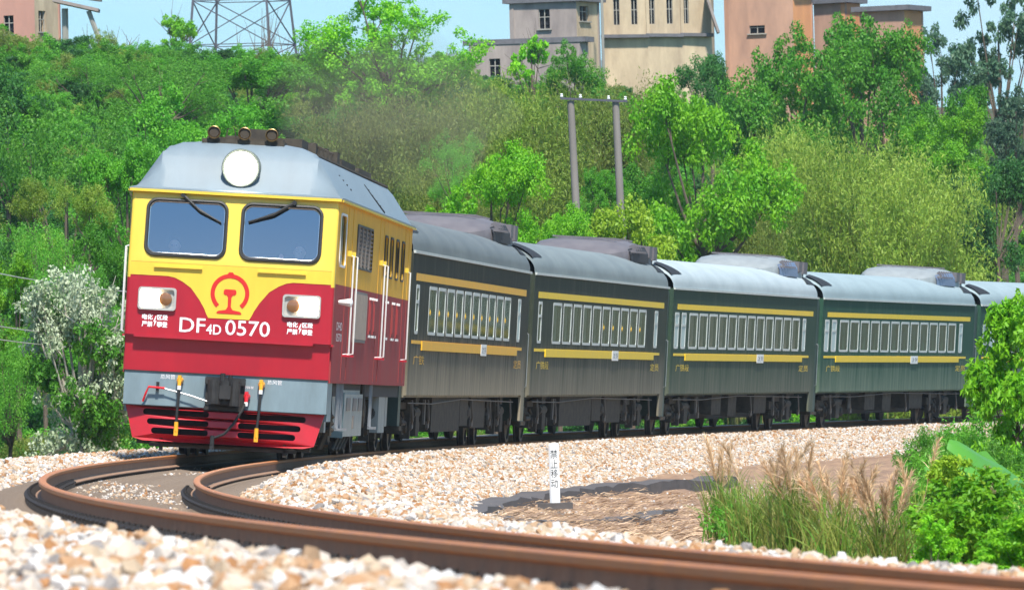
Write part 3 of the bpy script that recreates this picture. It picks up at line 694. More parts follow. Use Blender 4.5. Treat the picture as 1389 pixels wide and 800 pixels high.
def wheelset(mb, y, r=.525):
    for sx in (-1, 1): mb.lathe((sx * .68, y, r), (sx, 0, 0), [(0, r + .028), (.03, r + .028), (.045, r), (.13, r - .004), (.135, r - .07), (.1, r - .09), (.1, .2), (.15, .12)], 28)
    mb.cyl((-.7, y, r), (.7, y, r), .09, n=8)
M['wheel'] = mat("wheel_steel", (.10, .085, .075), .55, .5, var=.3)
for y0 in (2.4, 14.6):
    mb = MB(); bogie_frame(mb, y0, 3, 1.8); b = mb.build("bogie", M['cast'], loco)
    for k in range(3):
        mb = MB(); wheelset(mb, y0 + k * 1.8); mb.build("wheelset", M['wheel'], b, smooth=True)
# grey boxes seen below the right side
mb = MB(); mb.bb(1.05, 1.5, 4.6, 9.4, .38, 1.04); mb.bb(1.05, 1.46, 4.7, 9.2, 1.04, 1.1); bx_ = mb.build("battery_box", M['sidegrey'], loco)
mb = MB(); mb.bb(1.02, 1.51, 4.52, 4.6, .36, 1.06); mb.build("box_front", M['teal'], bx_)
mb = MB()
for a in (5.2, 6.8, 8.2): mb.bb(1.5, 1.515, a, a + .9, .78, .98)
mb.bb(1.5, 1.52, 6.9, 7.1, .5, .7); mb.build("label_plate", M['mesh'], bx_)
mb = MB(); mb.bb(-1.5, -1.05, 4.6, 9.4, .38, 1.04); mb.build("battery_box", M['sidegrey'], loco)
mb = MB(); mb.bb(1.2, 1.42, 1.35, 1.75, .45, 1.2); mb.bb(1.2, 1.44, 2.6, 3.4, .5, 1.16); mb.bb(1.2, 1.44, 15, 16.8, .4, 1.1); mb.bb(1.2, 1.4, 17.6, 18.2, .5, 1.2); mb.build("sand_box", M['sidegrey'], loco)
mb = MB()
for a in (2.0, 2.3, 2.6): mb.tube([(1.4, a, .95), (1.44, a + .1, .6), (1.3, a + .2, .2)], .03, 6)
for j, z in enumerate((.45, .55, .65)): mb.lathe((1.4, 2.15, z), (0, 0, 1), [(0, .1), (.04, .13), (.08, .1)], 12)
for a in (5.0, 5.8, 6.6, 7.4): mb.tube([(1.42, a, .40), (1.36, a - .6, .16)], .03, 6)
mb.tube([(1.46, 1.9, 1.2), (1.48, 1.9, .4)], .025, 6); mb.tube([(1.46, 9.6, 1.2), (1.48, 9.6, .7), (1.40, 9.9, .5)], .05, 6)
mb.lathe((1.36, 10.6, .75), (1, 0, 0), [(0, .25), (.1, .25), (.12, .1)], 16); mb.build("pipework", M['cast'], loco, smooth=True)
mb = MB()
for a in (2.7, 3.6, 11.2): mb.bb(1.5, 1.62, a - .15, a + .25, .48, .52); mb.bb(1.5, 1.53, a - .15, a - .12, .5, 1.2); mb.bb(1.5, 1.53, a + .22, a + .25, .5, 1.2)
mb.build("cab_step", M['steel'], loco)

# ------------------------------------------------------------------ cab crew
M['skin'] = mat("skin", (.80, .50, .42), .55); M['shirt'] = mat("pale_blue_shirt", (.62, .68, .74), .8, var=.1, vscale=20); M['hair'] = mat("black_hair", (.02, .016, .014), .6)
M['seatm'] = mat("dark_seat_vinyl", (.04, .04, .045), .5); M['trouser'] = mat("navy_trousers", (.03, .035, .06), .8)
def remeshed(name, mb, m, parent, vox):
    o = mb.build(name, m, parent); md = o.modifiers.new("skin", 'REMESH'); md.mode = 'VOXEL'; md.voxel_size = vox; md.use_smooth_shade = True
    s = o.modifiers.new("soft", 'SMOOTH'); s.iterations = 3
    dg = bpy.context.evaluated_depsgraph_get(); me = bpy.data.meshes.new_from_object(o.evaluated_get(dg)); o.modifiers.clear(); o.data = me
    if not me.materials: me.materials.append(m)
    return o
def crew(x, y, raise_hand, label, cap):
    p = empty("person", label=label, cat="person"); p.matrix_world = loco.matrix_world @ Matrix.Translation((x, y, 2.32)); k = 1 if x > 0 else -1
    def arm(mb, sh, el, wr, rr):
        mb.tube([sh, (Vector(sh) + Vector(el)) / 2, el, (Vector(el) + Vector(wr)) / 2, wr], rr, 8)
    def hand(mb, wr, d, side):
        d = Vector(d).normalized(); a = Vector(side).normalized(); wr = Vector(wr); c = wr + d * .05
        mb.tube([wr, wr + d * .03, wr + d * .085], [.028, .034, .036], 8)
        for j, (o_, ln) in enumerate(((-.03, .075), (-.01, .085), (.01, .08), (.03, .062))):
            b = wr + d * .085 + a * o_; mb.tube([b, b + d * ln * .55 + Vector((0, -.006, 0)), b + d * ln + Vector((0, -.02, 0))], [.0105, .0095, .007], 6)
        b = wr + d * .03 - a * .03; mb.tube([b, b - a * .03 + d * .03, b - a * .04 + d * .065], [.013, .0115, .009], 6)
    mb = MB()
    hz_ = .80
    mb.lathe((0, -.02, hz_ - .115), (0, 0, 1), [(0, .035), (.02, .055), (.06, .073), (.12, .083), (.17, .08), (.21, .062), (.235, .02)], 14)
    mb.tube([(0, -.09, hz_ + .03), (0, -.118, hz_ - .012), (0, -.10, hz_ - .022)], [.01, .017, .012], 6)
    mb.box((0, -.092, hz_ - .055), (.05, .016, .012)); mb.box((.085, 0, hz_), (.02, .03, .05)); mb.box((-.085, 0, hz_), (.02, .03, .05))
    mb.tube([(0, .0, hz_ - .2), (0, -.01, hz_ - .08)], [.06, .052], 10)
    mb.tube([(0, 0, 0), (0, 0, .15), (0, -.01, .35), (0, 0, .52), (0, 0, .6)], [.13, .135, .15, .15, .07], 12)
    lw = (-k * .26, -.36, .22); la = ((-k * .2, 0, .53), (-k * .27, -.08, .27), lw)
    if raise_hand: ra = ((.2 * -1, 0, .53), (-.30, -.14, .36), (-.27, -.24, .60))
    else: ra = ((-.2, 0, .53), (-.27, -.08, .27), (-.2, -.36, .24))
    lb = ((.2, 0, .53), (.28, -.08, .27), (.2, -.36, .24))
    for A_ in (ra, lb): arm(mb, *A_, [.058, .05, .042, .038, .027])
    hand(mb, ra[2], (0.12, -.05, 1) if raise_hand else (.2, -1, -.05), (1, 0, 0)); hand(mb, lb[2], (-.2, -1, -.05), (1, 0, 0))
    for sx in (-1, 1): mb.tube([(sx * .09, 0, .02), (sx * .11, -.42, .04), (sx * .11, -.43, -.3), (sx * .11, -.44, -.47), (sx * .11, -.58, -.48)], [.085, .07, .058, .045, .04], 10)
    body = remeshed("body", mb, M['skin'], p, .0085)
    mb = MB(); mb.tube([(0, 0, -.02), (0, 0, .15), (0, -.01, .35), (0, 0, .54), (0, 0, .605)], [.145, .15, .165, .165, .075], 12)
    for A_ in (ra, lb): mb.tube([A_[0], (Vector(A_[0]) + Vector(A_[1])) / 2, Vector(A_[1])], [.07, .062, .056], 8)
    remeshed("shirt", mb, M['shirt'], p, .012)
    mb = MB()
    for sx in (-1, 1): mb.tube([(sx * .09, .02, .02), (sx * .11, -.42, .04), (sx * .11, -.43, -.3), (sx * .11, -.44, -.45)], [.1, .085, .07, .06], 10)
    remeshed("trousers", mb, M['trouser'], p, .012)
    mb = MB(); mb.lathe((0, .0, hz_ + .02), (0, .12, 1), [(0, .086), (.05, .09), (.09, .085), (.12, .06), (.135, .01)], 14); mb.build("hair", M['hair'], p, smooth=True)
    mb = MB()
    for sx in (-1, 1): mb.lathe((sx * .031, -.085, hz_ + .012), (0, -1, 0), [(0, .012), (.012, .009), (.015, .001)], 8)
    mb.build("eyes", M['dark'], p)
    s = empty("cab_seat", label="dark vinyl seat under the crew member by the %s windscreen" % ("right" if x > 0 else "left"), cat="seat"); s.matrix_world = loco.matrix_world @ Matrix.Translation((x, y, 1.8))
    mb = MB(); mb.bb(-.25, .25, -.3, .2, .34, .44); mb.build("cushion", M['seatm'], s)
    mb = MB(); mb.box((0, .24, .75), (.46, .08, .66)); mb.build("backrest", M['seatm'], s)
    mb = MB(); mb.cyl((0, 0, 0), (0, 0, .34), .06); mb.box((0, 0, .012), (.4, .4, .02)); mb.build("pedestal", M['steel'], s)
crew(-.93, .80, False, "crew member seated upright behind the left windscreen of the locomotive", False)
crew(.95, .80, True, "crew member raising a hand behind the right windscreen of the locomotive", False)
# ------------------------------------------------------------------ coaches
def coach_paint(name, g, dirt, amount):
    m = bpy.data.materials.new(name); m.use_nodes = True; n = m.node_tree; b = n.nodes["Principled BSDF"]; L = n.links.new
    tc = n.nodes.new("ShaderNodeTexCoord"); mp = n.nodes.new("ShaderNodeMapping"); mp.inputs['Scale'].default_value = (1, 1.6, .12)
    L(tc.outputs['Object'], mp.inputs[0]); no = n.nodes.new("ShaderNodeTexNoise"); no.inputs['Scale'].default_value = 3.0; no.inputs['Detail'].default_value = 8; no.inputs['Roughness'].default_value = .75
    L(mp.outputs[0], no.inputs['Vector'])
    sx = n.nodes.new("ShaderNodeSeparateXYZ"); L(tc.outputs['Object'], sx.inputs[0])
    mr = n.nodes.new("ShaderNodeMapRange"); mr.inputs[1].default_value = 2.3; mr.inputs[2].default_value = 1.0; mr.inputs[3].default_value = -.12; mr.inputs[4].default_value = amount
    L(sx.outputs['Z'], mr.inputs[0])
    ad = n.nodes.new("ShaderNodeMath"); ad.operation = 'ADD'; L(no.outputs[0], ad.inputs[0]); L(mr.outputs[0], ad.inputs[1])
    cr = n.nodes.new("ShaderNodeValToRGB"); cr.color_ramp.elements[0].position = .42; cr.color_ramp.elements[0].color = (*g, 1); cr.color_ramp.elements[1].position = .95; cr.color_ramp.elements[1].color = (*dirt, 1)
    L(ad.outputs[0], cr.inputs[0]); L(cr.outputs[0], b.inputs['Base Color']); b.inputs['Roughness'].default_value = .7; b.inputs['Specular IOR Level'].default_value = .1
    return m
PAINT = [coach_paint("olive_paint_dusty", (.040, .043, .032), (.31, .265, .19), .36), coach_paint("olive_paint_worn", (.038, .048, .034), (.25, .22, .165), .28),
         coach_paint("green_paint_streaked", (.034, .064, .042), (.20, .19, .145), .18), coach_paint("green_paint_clean", (.026, .075, .048), (.22, .26, .19), .2), coach_paint("green_paint_far", (.026, .075, .048), (.22, .26, .19), .2)]
M['croof'] = mat("pale_grey_roof", (.30, .36, .385), .6, spec=.25, col2=(.21, .25, .26), vscale=1.2, stretch=(1, .5, 1))
def rmat(k, a, b): return mat("roof_tone_%d" % k, a, .6, spec=.25, col2=b, vscale=1.3, stretch=(1, .45, 1), bump=.05, bscale=2)
ROOFS = [rmat(1, (.18, .20, .195), (.10, .11, .11)), rmat(2, (.23, .265, .26), (.145, .165, .165)), rmat(3, (.46, .52, .53), (.33, .38, .39)), rmat(4, (.33, .41, .425), (.25, .31, .32)), rmat(5, (.33, .41, .425), (.25, .31, .32))]  # third roof whitened for sun glare, first greyed with dirt
M['cyel'] = mat("yellow_stripe", (.82, .56, .02), .45, var=.08); M['cyelo'] = mat("orange_yellow_stripe", (.80, .42, .02), .5, var=.1)
M['vest'] = mat("dark_green_vestibule", (.03, .055, .045), .55, var=.3, stretch=(1, 1, .3))
M['acd'] = mat("sooty_air_conditioner", (.16, .145, .15), .6, col2=(.10, .09, .1), vscale=2); M['acl'] = mat("grey_air_conditioner", (.26, .28, .28), .5, var=.15)
M['acb'] = mat("blue_grey_fairing", (.13, .17, .27), .4, var=.1)
M['cglass'] = glass("coach_glass", (.74, .80, .76), .24, .06, .85, .6)
M['frost'] = mat("frosted_glass", (.42, .52, .50), .5, spec=.2)
M['wframe'] = mat("window_frame_white", (.52, .55, .52), .7, spec=.1, var=.1)
CURT = [mat("pale_curtain", (.46, .46, .41), .9, var=.2, vscale=6), mat("grey_green_curtain", (.30, .34, .30), .9, var=.25, vscale=6), mat("pink_beige_curtain", (.40, .31, .27), .9, var=.25, vscale=5), mat("green_curtain", (.08, .17, .12), .9, var=.25, vscale=5)]
M['tie'] = mat("yellow_curtain", (.75, .45, .05), .8)
CL = 25.5
M['pipe'] = mat("dusty_pipe", (.12, .105, .09), .7, var=.3)
def glue(name, me, m, parent): return link(name, me, m, parent)
_cache = {}
def cached(key, fn):
    if key not in _cache: _cache[key] = fn()
    return _cache[key]
ZT, ZB = 3.56, 1.04
def win_frame_mesh(w_, h_):
    mb = MB(); mb.plate(rrect(-w_ / 2, w_ / 2, 0, h_, .07, 3), [rrect(-w_ / 2 + .085, w_ / 2 - .085, .055, h_ - .06, .05, 3)], lambda a, b: (.005, a, b), lambda a, b: (-.012, a, b)); return mb.mesh("window")
def pane_mesh(w_, h_):
    mb = MB(); mb.plate(rect(-w_ / 2 + .06, w_ / 2 - .06, .06, h_ - .06), [], lambda a, b: (-.004, a, b)); return mb.mesh("pane")
def curtain_mesh(w_, h_, cover):
    mb = MB()
    for sx in (-1, 1):
        wv = w_ * cover / 2; rows = []
        for z in (.06, h_ * .35, h_ * .6, h_ - .05):
            kk = 1.0 if z > h_ * .5 else (.62 if z > h_ * .2 else .8)
            rows.append([(-.10 + .02 * sin(t * 26), sx * (w_ / 2 - .02 - wv * kk * t), z) for t in np.linspace(0, 1, 12)])
        mb.grid(rows)
    return mb.mesh("curtain", smooth=True)
def coach_roof_mesh():
    mb = MB(); rows = []
    def secr(sc_, drop):
        pts = []
        for a in np.linspace(0, pi, 25):
            x = cos(a); z = sin(a); e = 2.5
            x = np.sign(x) * abs(x) ** (2 / e); z = z ** (2 / e)
            pts.append((x * 1.56 * sc_, ZT + z * (.70 - drop) * 1.0))
        return pts
    for y, sc_, dr in ((0, .985, .16), (.12, .995, .08), (.35, 1, .03), (.8, 1, 0), (CL - .8, 1, 0), (CL - .35, 1, .03), (CL - .12, .995, .08), (CL, .985, .16)):
        rows.append([(x, y, z) for x, z in secr(sc_, dr)])
    mb.grid(rows); return mb.mesh("roof", smooth=True)
def vest_mesh():
    mb = MB(); pts = [(1.46, .5), (1.46, 3.3)] + [(1.46 * cos(a) ** .8, 3.3 + .72 * sin(a) ** .8) for a in np.linspace(.1, pi / 2 - .05, 9)]
    pts = pts + [(-x, z) for x, z in pts[::-1]]
    mb.plate(pts, [], lambda a, b: (a, 0, b), lambda a, b: (a, .44, b)); return mb.mesh("vestibule", smooth=True)
def coach_bogie():
    mb = MB(); bogie_frame(mb, -1.2, 2, 2.4, 1.12, .68)
    for sx in (-1, 1):
        for j in range(5): mb.lathe((sx * 1.12, 0, .4 + j * .085), (0, 0, 1), [(0, .16), (.035, .19), (.07, .16)], 12)
        mb.bb(sx * 1.3 - .1, sx * 1.3 + .1, -.3, .3, .85, 1.02); mb.tube([(sx * 1.2, -.9, .75), (sx * 1.25, 0, .35), (sx * 1.2, .9, .75)], .04, 6)
    mb.bb(-1.1, 1.1, -.2, .2, .6, .85); return mb.mesh("bogie")
def wheelset_mesh():
    mb = MB(); wheelset(mb, 0, .4575); return mb.mesh("wheelset", smooth=True)
def ac_meshes():
    mb = MB(); rows = []       # long low unit with a rounded nose towards the locomotive
    for y, hw, h in ((0, .75, .02), (.2, .98, .14), (.7, 1.15, .28), (1.4, 1.24, .36), (2.6, 1.26, .39), (4.4, 1.24, .37), (5.0, 1.2, .30)):
        rows.append([(hw, y, -.32), (hw * .99, y, -.05), (hw * .95, y, h * .4), (hw * .85, y, h * .7), (hw * .62, y, h * .9), (hw * .3, y, h), (-hw * .3, y, h), (-hw * .62, y, h * .9), (-hw * .85, y, h * .7), (-hw * .95, y, h * .4), (-hw * .99, y, -.05), (-hw, y, -.32)])
    mb.grid(rows); mb.add(rows[-1], [tuple(range(12))]); a = mb.mesh("air_conditioner", smooth=True)
    mb = MB(); mb.bb(.8, 1.27, 3.5, 4.1, .0, .27); mb.bb(.75, 1.28, 4.4, 5.08, -.05, .27)
    for k in range(8): mb.box((1.2, .9 + k * .28, .10), (.14, .1, .05))
    for k in range(9): y = 1.2 + k * .4; mb.box((.0, y, .375), (1.5, .06, .04)); mb.box((1.14, y, .19), (.10, .05, .16), Matrix.Rotation(radians(-32), 3, 'Y'))
    b = mb.mesh("intake")
    mb = MB(); mb.grid([[(1.30, 3.2, -.14), (1.27, 1.6, -.14), (1.17, .6, -.14)], [(1.275, 3.2, .08), (1.25, 1.6, .07), (1.15, .65, .03)], [(1.18, 3.2, .24), (1.15, 1.6, .22), (1.07, .75, .15)]]); c = mb.mesh("fairing_panel")
    return a, b, c
def vent_mesh():
    mb = MB(); e = 2.5; rows = []
    for a in np.linspace(radians(24), radians(56), 7):
        x = cos(a) ** (2 / e) * 1.572; z = ZT + sin(a) ** (2 / e) * .705 + .012
        rows.append([(x, .1 + .0, z - .03), (x, .75 + 1.6 * (1 - (a - radians(24)) / radians(32)) * .6, z)])
    mb.grid(rows); return mb.mesh("end_vent", smooth=True)
def coach(i, kind, label, glyphs):
    s0 = LS + LL + 1.0588 * .8 + i * (CL + 1.0588)
    c = empty("passenger_coach", label=label, cat="railway coach", group="passenger coaches behind the locomotive"); c.matrix_world = veh_matrix(s0, CL)
    if kind == 'A': main = [(3.4 + k * 1.8 + .7, 1.5) for k in range(10)]; small = [(1.15, .62), (23.2, .7)]
    else: main = [(2.75 + k * 1.645 + .65, 1.38) for k in range(12)]; small = [(.75, .66), (1.85, .74), (23.1, .62)]
    zw, hw_ = 2.12, .87
    holes = [rect(y - wv / 2 + .03, y + wv / 2 - .03, zw + .03, zw + hw_ - .03) for y, wv in main + small]
    def sidem():
        mb = MB(); out = [(0, ZB), (CL - .75, ZB), (CL - .75, .52), (CL - .05, .52), (CL, .6), (CL, ZT), (0, ZT)]
        mb.plate(out, holes, lambda a, b: (1.55, a, b), lambda a, b: (1.50, a, b)); mb.plate(out, [], lambda a, b: (-1.55, a, b), lambda a, b: (-1.50, a, b))
        mb.bb(-1.5, 1.5, 0, .05, 1.0, ZT); mb.bb(-1.5, 1.5, CL - .05, CL, 1.0, ZT); mb.bb(-1.5, 1.5, .05, CL - .05, 1.0, 1.08); return mb.mesh("body")
    b = glue("body", cached('side' + kind + str(i), sidem), PAINT[i], c)
    glue("roof", cached('roof%d' % i, coach_roof_mesh), ROOFS[i], c)
    mb = MB(); mb.bb(1.545, 1.59, .0, CL, ZT - .03, ZT + .02); mb.bb(-1.59, -1.545, .0, CL, ZT - .03, ZT + .02); mb.build("gutter", M['wframe'], c)
    vm = cached('vest', vest_mesh)
    for y in (-.45, CL + .01): o = glue("vestibule", vm, M['vest'], c); o.location = (0, y, 0)
    mb = MB(); mb.bb(-.7, .7, -.52, -.45, 1.1, 3.3); mb.bb(-.7, .7, CL + .45, CL + .53, 1.1, 3.3); mb.build("gangway_bellows", M['rubber'], c)
    ym = M['cyelo'] if i == 0 else M['cyel']
    mb = MB(); mb.bb(1.55, 1.556, .75, 24.7, 3.06, 3.19); mb.build("upper_stripe", ym, c)
    mb = MB(); mb.bb(1.55, 1.556, .45, 24.2, 1.95, 2.01); ls = mb.build("lower_stripe", ym, c)
    mb = MB(); mb.bb(1.556, 1.58, 2.2, 22.8, 1.84, 2.0); mb.build("route_board", ym, ls)
    mb = MB(); mb.bb(1.58, 1.588, 14.3, 15.5, 1.80, 2.02); mb.build("board_plate", M['white'], ls)
    mb = MB()
    for a in (14.5, 15.0): text_fit(mb, "次" if a < 14.8 else "列", a, a + .4, 1.84, 1.97, lambda a_, b_: (1.5885, a_, b_))
    mb.build("plate_lettering", M['dark'], ls, recalc=False)
    mb = MB(); text_fit(mb, glyphs[0], .9, 3.0, 1.58, 1.75, lambda a_, b_: (1.554, a_, b_)); text_fit(mb, glyphs[1], 22.4, 24.2, 1.58, 1.75, lambda a_, b_: (1.554, a_, b_)); mb.build("side_lettering", ym, c, recalc=False)
    for k, (y, wv) in enumerate(main + small):
        sm_ = k >= len(main)
        o = glue("window", cached(('wf', wv), lambda: win_frame_mesh(wv, hw_)), M['wframe'], c); o.location = (1.55, y, zw)
        pm = M['frost'] if (sm_ and (kind == 'B' or y > 20)) else M['cglass']
        p = cached(('pn', wv, pm.name), lambda: pane_mesh(wv, hw_)); glue("pane", p, pm, o)
        if not sm_:
            cv = (.55, .7, .95, .5, .5)[i] + .25 * sin(k * 2.3 + i)
            cv = max(.3, min(.98, round(cv * 5) / 5)); cu = cached(('cu', wv, cv, i), lambda: curtain_mesh(wv, hw_, cv)); glue("curtain", cu, CURT[min(i, 3)], o)
            if i == 0 or (i == 1 and k > 4):
                def tm():
                    mb = MB(); mb.lathe((-.07, -wv / 2 + .28, .3), (0, .9, 1), [(0, .02), (.05, .06), (.12, .085), (.2, .07), (.27, .04), (.31, .01)], 12); return mb.mesh("curtain_tie", smooth=True)
                glue("curtain_tie", cached(('tie', wv), tm), M['tie'], o)
        elif k == len(main) or True:
            mb = cached(('bar', wv), lambda: MB().bb(-.005, .008, -wv / 2 + .04, wv / 2 - .04, .54, .6).mesh("window_bar")); glue("window_bar", mb, M['wframe'], o)
    bm_ = cached('bogie', coach_bogie); wm = cached('ws', wheelset_mesh)
    for y in (3.75, CL - 3.75):
        o = glue("bogie", bm_, M['cast'], c); o.location = (0, y, 0)
        for dy in (-1.2, 1.2): w2 = glue("wheelset", wm, M['wheel'], o); w2.location = (0, dy, 0)
    mb = MB()
    if kind == 'A': mb.bb(.75, 1.42, 6.4, 12.2, .36, 1.0); mb.bb(.8, 1.4, 12.5, 14.2, .45, 1.0); mb.bb(.8, 1.38, 15.0, 18.2, .40, 1.0); mb.cyl((1.2, 14.4, .7), (1.2, 14.9, .7), .2)
    else: mb.bb(.85, 1.38, 8.2, 9.8, .5, 1.0); mb.bb(.8, 1.36, 11.2, 12.6, .45, 1.0); mb.bb(.85, 1.38, 15.6, 17.8, .5, 1.0)
    mb.bb(-1.3, -.8, 9, 14, .45, 1.0); mb.build("equipment_box", M['cast'], c)
    mb = MB(); mb.bb(-1.2, 1.2, 1.2, CL - 1.2, .93, .995); mb.bb(-.15, .15, .3, CL - .3, .7, .93); mb.bb(-.2, .2, -.5, .3, .75, 1.0); mb.bb(-.2, .2, CL - .3, CL + .5, .75, 1.0)
    mb.bb(-.65, .65, 5.6, 20, .34, .93); mb.build("underframe", M['dark'], c)  # wide middle box added dark, so no bright green shows under the floor
    mb = MB(); mb.bb(1.3, 1.34, 5.9, 6.1, .5, .95); mb.bb(1.36, 1.40, 19.0, 19.2, .45, .95); mb.tube([(1.45, 1.4, .9), (1.45, 6.0, .88), (1.46, 12, .96), (1.45, 24, .9)], .012, 5)
    for y in (2.3, 5.4, 14.5, 18.6, 20.5, 23.4): mb.tube([(1.44, y, .95), (1.46, y + .1, .6), (1.40, y + .4, .42)], .022, 5); mb.box((1.42, y + .3, .5), (.05, .22, .12))
    mb.build("brake_pipe", M['pipe'], c)
    for y in (-.25, CL + .2): mb = MB(); mb.tube([(1.46, y, 1.2), (1.51, y, 1.22), (1.51, y, 2.3), (1.46, y, 2.32)], .009, 5); mb.build("handrail", M['steel'], c)
    mb = MB(); mb.bb(1.2, 1.5, -.4, .0, .42, .5); mb.bb(1.2, 1.5, CL, CL + .4, .42, .5); mb.tube([(1.35, .3, .8), (1.42, .5, .55), (1.42, 1.2, .55)], .05, 6); mb.build("door_step", M['cast'], c)
    a, n_, f = cached('ac', ac_meshes)
    if i < 2: a2, fm = cached('acd', lambda: a.copy()), None
    o = glue("air_conditioner", cached('aca%d' % (i < 2), lambda: a.copy()), M['acd'] if i < 2 else M['acl'], c); o.location = (0, CL - 5.5, ZT + .66)
    glue("intake", cached('aci%d' % (i < 2), lambda: n_.copy()), M['acd'], o)
    glue("fairing_panel", cached('acf%d' % (i < 2), lambda: f.copy()), M['dark'] if i < 2 else M['acb'], o)
    vm2 = cached('vent', vent_mesh); glue("end_vent", vm2, M['dark'], c)
    o = glue("end_vent", vm2, M['dark'], c); o.scale = (1, -1, 1); o.location = (0, CL, 0)
coach(0, 'A', "dusty olive coach with orange-yellow stripes directly behind the locomotive", ("广铁", "定员"))
coach(1, 'A', "worn olive coach second behind the locomotive, sooty roof unit", ("广铁段", "定员"))
coach(2, 'B', "streaked green coach with beige curtained windows, third behind the locomotive", ("广铁段", "定员"))
coach(3, 'B', "clean dark green coach with green windows, fourth behind the locomotive", ("广铁段", "定员"))
coach(4, 'B', "last visible coach, only its pale roof showing at right edge behind the leafy tree", ("广铁段", "定员"))

# ------------------------------------------------------------------ marker post, drain kerbs, lineside wires
M['postw'] = mat("white_painted_concrete", (.78, .77, .75), .7, var=.06, bump=.1); M['black'] = mat("black_print", (.03, .03, .03), .6)
M['conc'] = mat("dark_weathered_concrete", (.115, .10, .095), .85, col2=(.07, .062, .06), vscale=3, bump=.3, bscale=12, stretch=(1, 1, 1))
PY_ = 113.0; pb = at(753, 681, PY_); post = empty("marker_post", (pb.x, pb.y, gz(pb.x, pb.y)), label="short white concrete marker post with black lettering beside the ballast", cat="post")
PB = pb.z - gz(pb.x, pb.y); sP = FPX / PY_; hP = 80 / sP; wP = 14 / sP
mb = MB(); ch = wP * .18; oc = [(-wP / 2 + ch, -wP / 2), (wP / 2 - ch, -wP / 2), (wP / 2, -wP / 2 + ch), (wP / 2, wP / 2 - ch), (wP / 2 - ch, wP / 2), (-wP / 2 + ch, wP / 2), (-wP / 2, wP / 2 - ch), (-wP / 2, -wP / 2 + ch)]
rows = [[(x * k, y * k, z) for x, y in oc] for z, k in ((-.1, 1), (PB, 1), (PB + hP - .03, 1), (PB + hP - .01, .93), (PB + hP, .8))]; mb.grid(rows, closed=True); mb.add(rows[-1], [tuple(range(8))]); mb.build("shaft", M['postw'], post)
mb = MB()
for k, t in enumerate("禁止移动"): zt = PB + hP * (.82 - k * .165); text_fit(mb, t, -wP * .33, wP * .33, zt - .058, zt + .058, lambda a, b: (a, -wP / 2 - .003, b))
mb.build("lettering", M['black'], post, recalc=False)
mb = MB(); mb.bb(-.24, .24, -.18, .18, PB - .09, PB - .005); mb.build("base_plate", M['conc'], post)
def kerb(path, w_, h_, name, label, zb=None):
    pts = [at(*p) for p in path]; mb = MB(); rows = []
    L_ = []
    for i in range(len(pts) - 1):
        for t in np.linspace(0, 1, 6, endpoint=False): L_.append(pts[i].lerp(pts[i + 1], t))
    L_.append(pts[-1])
    for i, p in enumerate(L_):
        a = L_[max(0, i - 2)]; b = L_[min(len(L_) - 1, i + 2)]; t = (b - a); t.z = 0; t.normalize(); n_ = Vector((t.y, -t.x, 0))
        g = gz(p.x, p.y) - .25; top = p.z + .035 * sin(i * 1.9) * sin(i * .73 + 1) - (.05 if i % 7 == 3 else 0); n_ = n_ * (1 + .22 * sin(i * 2.7))
        rows.append([(p - n_ * w_ / 2).to_tuple()[:2] + (g,), (p - n_ * w_ / 2).to_tuple()[:2] + (top,), (p + n_ * w_ / 2).to_tuple()[:2] + (top + .01,), (p + n_ * w_ / 2).to_tuple()[:2] + (g,)])
    mb.grid(rows); mb.add(rows[0], [(0, 1, 2, 3)]); mb.add(rows[-1], [(3, 2, 1, 0)]); return tag(mb.build(name, M['conc'], smooth=False), label, "drain kerb")
def Yz(py, z, px): return FPX * (CAMZ - z) / max(1, (py + (px - 694) * .0265 - 560.5))
M['dirt'] = mat("sandy_dirt", (.40, .25, .15), .95, col2=(.15, .09, .06), vscale=1.6, bump=.8, bscale=9)
us2 = np.concatenate([np.linspace(3.6, 9.5, 40), np.linspace(11, 26, 8)]); ss2 = np.arange(-84, 120, .35); S2, U2 = np.meshgrid(ss2, us2, indexing='ij'); X2 = CX - (RAD - U2) * np.cos(S2 / RAD); Y2 = Y0 + (RAD - U2) * np.sin(S2 / RAD)
Z2 = ground_z(X2, Y2) + .05 + .05 * np.sin(X2 * 3.1 + Y2 * 1.3) * np.cos(X2 * 1.7 - Y2 * .9) + .05 * np.random.default_rng(3).random(X2.shape) ** 3; a1, a2 = S2.shape; id2 = np.arange(a1 * a2).reshape(a1, a2)
me = raw_mesh(bpy.data.meshes.new("dirt"), np.stack([X2, Y2, Z2], -1).reshape(-1, 3), np.stack([id2[:-1, :-1], id2[:-1, 1:], id2[1:, 1:], id2[1:, :-1]], -1).reshape(-1, 4), smooth=True)
tag(link("dirt_bank", me, M['dirt']), kind='structure')
kz = -.62
kerb([(px, py, Yz(py, kz, px)) for px, py in ((982, 647), (900, 652), (830, 656), (770, 663), (710, 672), (660, 682), (628, 693))], .5, .2, "drain_kerb", "dark concrete drain edge running behind the white marker post")
kz = -.74
kerb([(px, py, Yz(py, kz, px)) for px, py in ((640, 694), (680, 702), (740, 707), (800, 706), (860, 702), (905, 690))], .35, .2, "drain_kerb", "dark concrete drain edge in front of the white marker post")
M['wire'] = mat("pale_cable", (.55, .55, .5), .5)
for z0, lab in ((3.28, "topmost pale cable strung behind the locomotive at left"), (2.32, "middle pale cable strung behind the locomotive at left"), (2.08, "lowest pale cable strung behind the locomotive at left")):
    mb = MB(); mb.tube([flat(s, -6.2, z0 + .12 * ((s % 40) / 20 - 1) ** 2) for s in np.arange(-40, 206, 4.0)], .011, 5); tag(mb.build("cable", M['wire'], smooth=True), lab, "cable", "lineside cables")
HAZE = .0001
